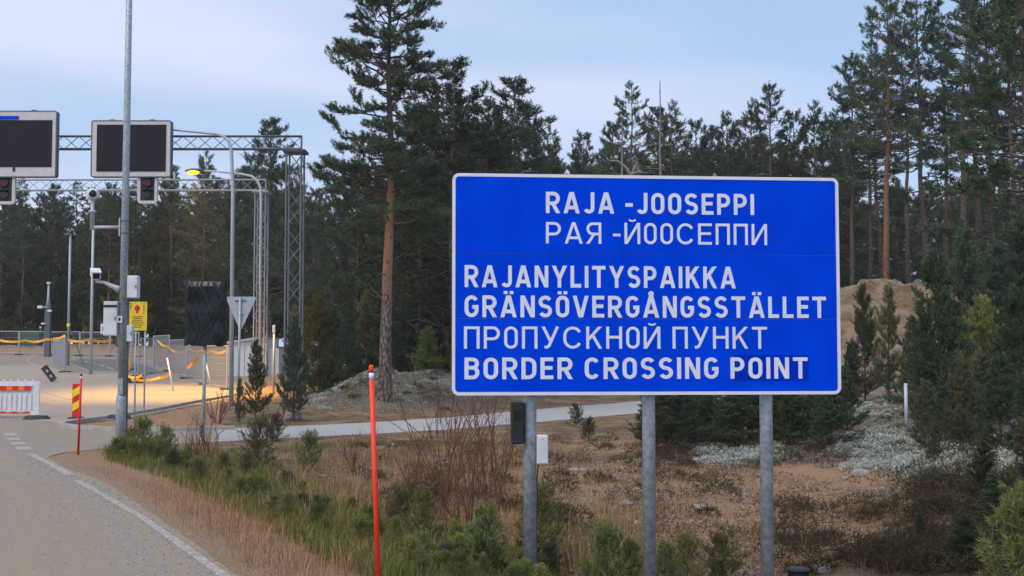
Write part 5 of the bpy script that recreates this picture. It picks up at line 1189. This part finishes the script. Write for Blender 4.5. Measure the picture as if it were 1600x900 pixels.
# dark equipment mast
g = ground(75, 560); g = Vector((at(75, 500, 74).x, 74, hgt(at(75, 500, 74).x, 74))); o = empty('equipment_mast', g); tag(o, 'dark equipment mast with small floodlights beside the green container', 'mast')
ztp = at(75, 443, 74).z - g.z; zs_ = at(75, 478, 74).z - g.z
m = MB(); m.box((0, 0, zs_ / 2), (.36, .3, zs_), None, .03); m.done('column', M['galv_dark'], o); m = MB(); m.tube([(0, 0, zs_), (0, 0, zs_ + .4), (0, 0, ztp)], [.16, .09, .05], 10); sp_ = m.done('spire', M['galv'], o)
m = MB(); m.box((0, 0, ztp + .03), (.22, .2, .12), None, .02); m.done('beacon', M['white_paint'], sp_)
for (a, b, s) in ((65, 480, .3), (80, 486, .22), (69.5, 506, .2)):
    q = at(a, b, 74); m = MB(); m.box((q.x - g.x, -.22, q.z - g.z), (s, .2, s * .6), None, .02); m.box(((q.x - g.x) * .5, -.18, q.z - g.z), (abs(q.x - g.x), .05, .05)); m.done('floodlight', M['white_paint'], o)
# green container
gx_ = at(50, 520, 83); zg = hgt(gx_.x, 83); o = empty('waste_container', (gx_.x, 83, zg)); tag(o, 'green waste container with a dark lid behind the yard fence', 'container')
hh = max(.6, at(50, 519, 83).z - zg); wd = 1.4
m = MB(); m.prism([(-wd * .42, 0), (wd * .42, 0), (wd / 2, hh), (-wd / 2, hh)], -.45, .45); m.done('bin', M['green_bin'], o)
m = MB(); m.box((0, 0, hh + .06), (wd * 1.04, .95, .12), None, .03); m.done('lid', M['black'], o)
# orange post and cone
g = ground(71, 552); o = empty('barrier_post', g); tag(o, 'orange barrier post holding one end of the yellow tape', 'post')
hh = at(71, 519, g.y).z - g.z; m = MB(); m.box((0, 0, hh / 2), (.12, .1, hh), None, .01); m.done('shaft', M['tape'], o); m = MB(); m.box((.14, 0, hh - .1), (.40, .1, .16), None, .02); m.done('head', M['orange_film'], o)
g = ground(97, 564); o = empty('traffic_cone', g); tag(o, 'orange traffic cone behind the nearest fence post', 'cone'); g.z += .01
m = MB(); m.tube([(0, 0, .03), (0, 0, .72)], [.16, .03], 14); m.done('cone', M['orange_film'], o); m = MB(); m.box((0, 0, .016), (.4, .4, .03)); m.done('base', M['rubber'], o)
m = MB(); m.tube([(0, 0, .36), (0, 0, .5)], [.104, .073], 14); m.done('band', M['white'], o)

# temporary fence panels
def fence_panel(A, B, label, group, Hf=2.0, drop=0):
    A = Vector(A); B = Vector(B); Lh = (Vector((B.x, B.y, 0)) - Vector((A.x, A.y, 0))).length; an = math.atan2(B.y - A.y, B.x - A.x)
    zg = min(A.z, B.z) - .02; o = empty('fence_panel', (A.x, A.y, zg), an); tag(o, label, 'fence', group)
    for x in (.03, Lh - .03):
        bar('post', (x, 0, 0), (x, 0, Hf), .042, M['fence'], o); m = MB(); m.box((x, 0, .06), (.22, .6, .12), None, .01); m.done('foot', M['rubber'], o)
    bar('rail', (.03, 0, Hf - .03), (Lh - .03, 0, Hf - .03), .028, M['fence'], o); bar('rail', (.03, 0, .2), (Lh - .03, 0, .2), .024, M['fence'], o)
    T = Tubes()
    for x in np.arange(.12, Lh - .05, .11): T.add(np.array([[x, 0, .2], [x, 0, Hf - .03]]), [.006, .006], 4)
    for z in np.arange(.4, Hf - .1, .26): T.add(np.array([[.03, 0, z], [Lh - .03, 0, z]]), [.006, .006], 4)
    mk('wire_mesh', T.mesh('wire_mesh'), M['fence'], o); return o
fl = [(-6, 76.0), (30, 76.0), (78, 75.5), (125, 75), (172, 74.5), (218, 74)]
for (a, da), (b, db) in zip(fl[:-1], fl[1:]):
    pa, pb_ = at(a, 520, da), at(b, 520, db); fence_panel((pa.x, da, hgt(pa.x, da)), (pb_.x, db, hgt(pb_.x, db)), 'grey wire fence panel along the back of the yard', 'fence panels along the back of the yard', Hf=1.6)
fr_pts = [(240, 68), (265, 63), (292, 58.5), (322, 55), (356, 52)]
for (a, da), (b, db) in zip(fr_pts[:-1], fr_pts[1:]):
    pa, pb_ = at(a, 520, da), at(b, 520, db); fence_panel((pa.x, da, hgt(pa.x, da)), (pb_.x, db, hgt(pb_.x, db)), 'wire fence panel in the line running from the yellow board to the white shed', 'fence panels beside the tape')
pa = ground(101, 583); pb_ = at(84, 540, pa.y + 6); fence_panel(pa, (pb_.x, pb_.y, hgt(pb_.x, pb_.y)), 'open wire fence panel standing edge-on beside the tilted fence foot', None, Hf=1.95)
pa = at(182, 560, 66); pb_ = at(206, 560, 64); fence_panel((pa.x, 66, hgt(pa.x, 66)), (pb_.x, 64, hgt(pb_.x, 64)), 'wire fence panel half hidden behind the lamp pole', None)
pa = at(216, 560, 60); pb_ = at(241, 560, 62); fence_panel((pa.x, 60, hgt(pa.x, 60)), (pb_.x, 62, hgt(pb_.x, 62)), 'wire fence panel right of the lamp pole under the yellow board', None)

def tape(pts, label, wd=.09, group=None):
    P = [at(a, b, d) for a, b, d in pts]; bm = bmesh.new(); prev = None
    Q = []
    for a, b in zip(P[:-1], P[1:]):
        for k in range(6):
            t = k / 6; p = a.lerp(b, t); p.z -= .10 * math.sin(t * math.pi); Q.append(p)
    Q.append(P[-1])
    for i, p in enumerate(Q):
        tw_ = .35 * math.sin(i * .8)
        v = (bm.verts.new(p + Vector((0, tw_ * wd / 2, wd / 2))), bm.verts.new(p - Vector((0, tw_ * wd / 2, wd / 2))))
        if prev: bm.faces.new((prev[0], v[0], v[1], prev[1]))
        prev = v
    me = bpy.data.meshes.new('barrier_tape'); bm.to_mesh(me); bm.free()
    return tag(mk('barrier_tape', me, M['tape']), label, 'tape', group)
tape([(-8, 530, 61), (40, 532, 61), (72, 530, 61), (102, 524, 60.5)], 'yellow barrier tape sagging to the nearest fence post', .12)
tape([(106, 531, 61), (140, 530, 61), (176, 531, 62)], 'yellow barrier tape stretched behind the thin mast', .12)
tape([(246, 532, 63), (262, 541, 62.5), (279, 550, 61), (296, 545, 59), (315, 547, 56.5), (330, 548, 54.8), (353, 548, 52.2)], 'long orange tape zigzagging along the slanting fence line', .12)
tape([(312, 555, 56.5), (303, 564, 56.0), (292, 573, 55.8)], 'broad slack tape end hanging off the slanting fence', .18)
tape([(200, 588, 52), (222, 585, 52), (205, 592, 51), (250, 590, 51), (268, 580, 52), (255, 588, 51)], 'tangled tape lying by the fence foot behind the lamp pole', .10)
# leaning laths
def lath(p0, p1, d, label):
    a = at(*p0, d); b = at(*p1, d); a.z = max(a.z, 0); zb = hgt(b.x, d); b.z = float(max(zb, ramp(d))) + .01
    m = MB(); m.tube([b, a], [.035, .03], 6); return tag(m.done('lath', M['wall_white'], None), label, 'lath')
lath((261, 559), (271, 600), 51, 'pale lath leaning in front of the slanting fence')
lath((319, 556), (331, 598), 53, 'second pale lath leaning behind the covered sign post')
# orange upright board
g = ground(201, 580); o = empty('board', g); tag(o, 'narrow orange upright board just right of the lamp pole', 'board')
hh = at(201, 556, g.y).z - g.z; m = MB(); m.box((0, 0, hh / 2), (.16, .06, hh), None, .008); m.done('face', M['tape'], o); m = MB(); m.box((0, 0, .03), (.4, .4, .06), None, .01); m.done('foot', M['rubber'], o)

# white sheeted shed
WD = 60.0; zg = hgt(at(395, 560, WD).x, WD); c = at(395, 560, WD); o = empty('shed', (c.x, WD, zg)); tag(o, 'low white shed with a sloping roof behind the yield sign', 'shed')
X_ = lambda px: at(px, 540, WD).x - c.x; Z_ = lambda py: max(0.05, at(395, py, WD).z - zg)
m = MB(); m.prism([(X_(356), -.2), (X_(416), -.2), (X_(416), Z_(530)), (X_(400), Z_(530)), (X_(356), Z_(537))], 0, 3); m.done('wall', M['wall_white'], o)
m = MB(); m.prism([(X_(355), Z_(537)), (X_(400), Z_(530)), (X_(417), Z_(530)), (X_(417), Z_(527)), (X_(400), Z_(527)), (X_(355), Z_(534))], -.15, 3.15); m.done('roof', M['galv_pale'], o)
m = MB(); m.prism([(X_(416) + .01, -.2), (X_(434), -.2), (X_(434), Z_(544)), (X_(416) + .01, Z_(544))], .3, 2.7); m.done('annex', M['wall_white'], o)
for k in range(5): m = MB(); xx = X_(362 + 10 * k); m.box((xx, -.012, .8), (.03, .02, 1.5)); m.done('batten', M['galv_pale'], o)
# reader post
g = Vector((at(428, 560, 50).x, 50, hgt(at(428, 560, 50).x, 50))); o = empty('reader_post', g); tag(o, 'thin grey post with a small white head in front of the white shed', 'post')
hh = at(428, 516, 50).z - g.z; m = MB(); m.tube([(0, 0, -.1), (0, 0, hh)], .05, 10); m.done('shaft', M['galv_pale'], o); m = MB(); m.box((0, -.03, hh + .05), (.12, .12, .32), None, .02); m.done('head', M['white_paint'], o)
# hut with bluish roof and white van seen through the saplings
HD = 66; c = at(665, 500, HD); zg = hgt(c.x, HD); o = empty('hut', (c.x, HD, zg)); tag(o, 'small dark hut with a bluish roof half hidden right of the big pine', 'hut')
Z_ = lambda py: at(665, py, HD).z - zg; X_ = lambda px: at(px, 480, HD).x - c.x
m = MB(); m.prism([(X_(640), -.2), (X_(694), -.2), (X_(694), Z_(482)), (X_(640), Z_(482))], 0, 3); m.done('wall', M['timber'], o)
m = MB(); m.prism([(X_(634), Z_(482)), (X_(700), Z_(482)), (X_(694), Z_(464)), (X_(646), Z_(464))], -.3, 3.3); m.done('roof', M['blue_roof'], o)
m = MB(); m.box((X_(660), -.02, Z_(500)), (.9, .04, .7)); m.done('window', M['glass'], o); m = MB(); m.box((X_(683), -.02, .9), (.8, .04, 1.9)); m.done('door', M['galv_dark'], o)
VD = 57; c = at(525, 540, VD); zg = hgt(c.x, VD); o = empty('van', (c.x, VD, zg)); tag(o, 'white parked van seen in scraps through the saplings', 'van')
m = MB(); m.prism([(-2.3, .4), (2.3, .4), (2.35, .95), (1.65, 1.15), (1.1, 1.95), (-2.2, 2.0), (-2.35, 1.2)], -.9, .9); bd_ = m.done('body', M['white_paint'], o)
m = MB(); m.prism([(1.52, 1.2), (1.06, 1.82), (.45, 1.82), (.45, 1.2)], -.915, -.905); m.prism([(.3, 1.2), (.3, 1.82), (-.7, 1.82), (-.7, 1.2)], -.915, -.905); m.done('window', M['glass'], bd_)
for x in (-1.45, 1.45):
    for y in (-.82, .82):
        m = MB(); m.tube([(x, y - .1, .33), (x, y + .1, .33)], .33, 18); wh = m.done('wheel', M['rubber'], o); m = MB(); m.tube([(x, y - .115, .33), (x, y + .115, .33)], .19, 14); m.done('rim', M['galv_pale'], wh)

# ------------------------------------------------------------------ thin haze volume added to pale the distant trees
m = MB(); m.box((0, 60, 17), (300, 240, 44)); hz_o = m.done('haze', None); hz_o['kind'] = 'stuff'; hz_o['label'] = 'thin haze over the whole place'
hm = bpy.data.materials.new('thin_haze'); hm.use_nodes = True; hn = hm.node_tree; hn.nodes.remove(hn.nodes['Principled BSDF'])
pv = hn.nodes.new('ShaderNodeVolumePrincipled'); pv.inputs['Color'].default_value = (.93, .95, 1, 1); pv.inputs['Density'].default_value = 0.0004; hn.links.new(pv.outputs[0], hn.nodes['Material Output'].inputs['Volume'])
hz_o.data.materials.append(hm)
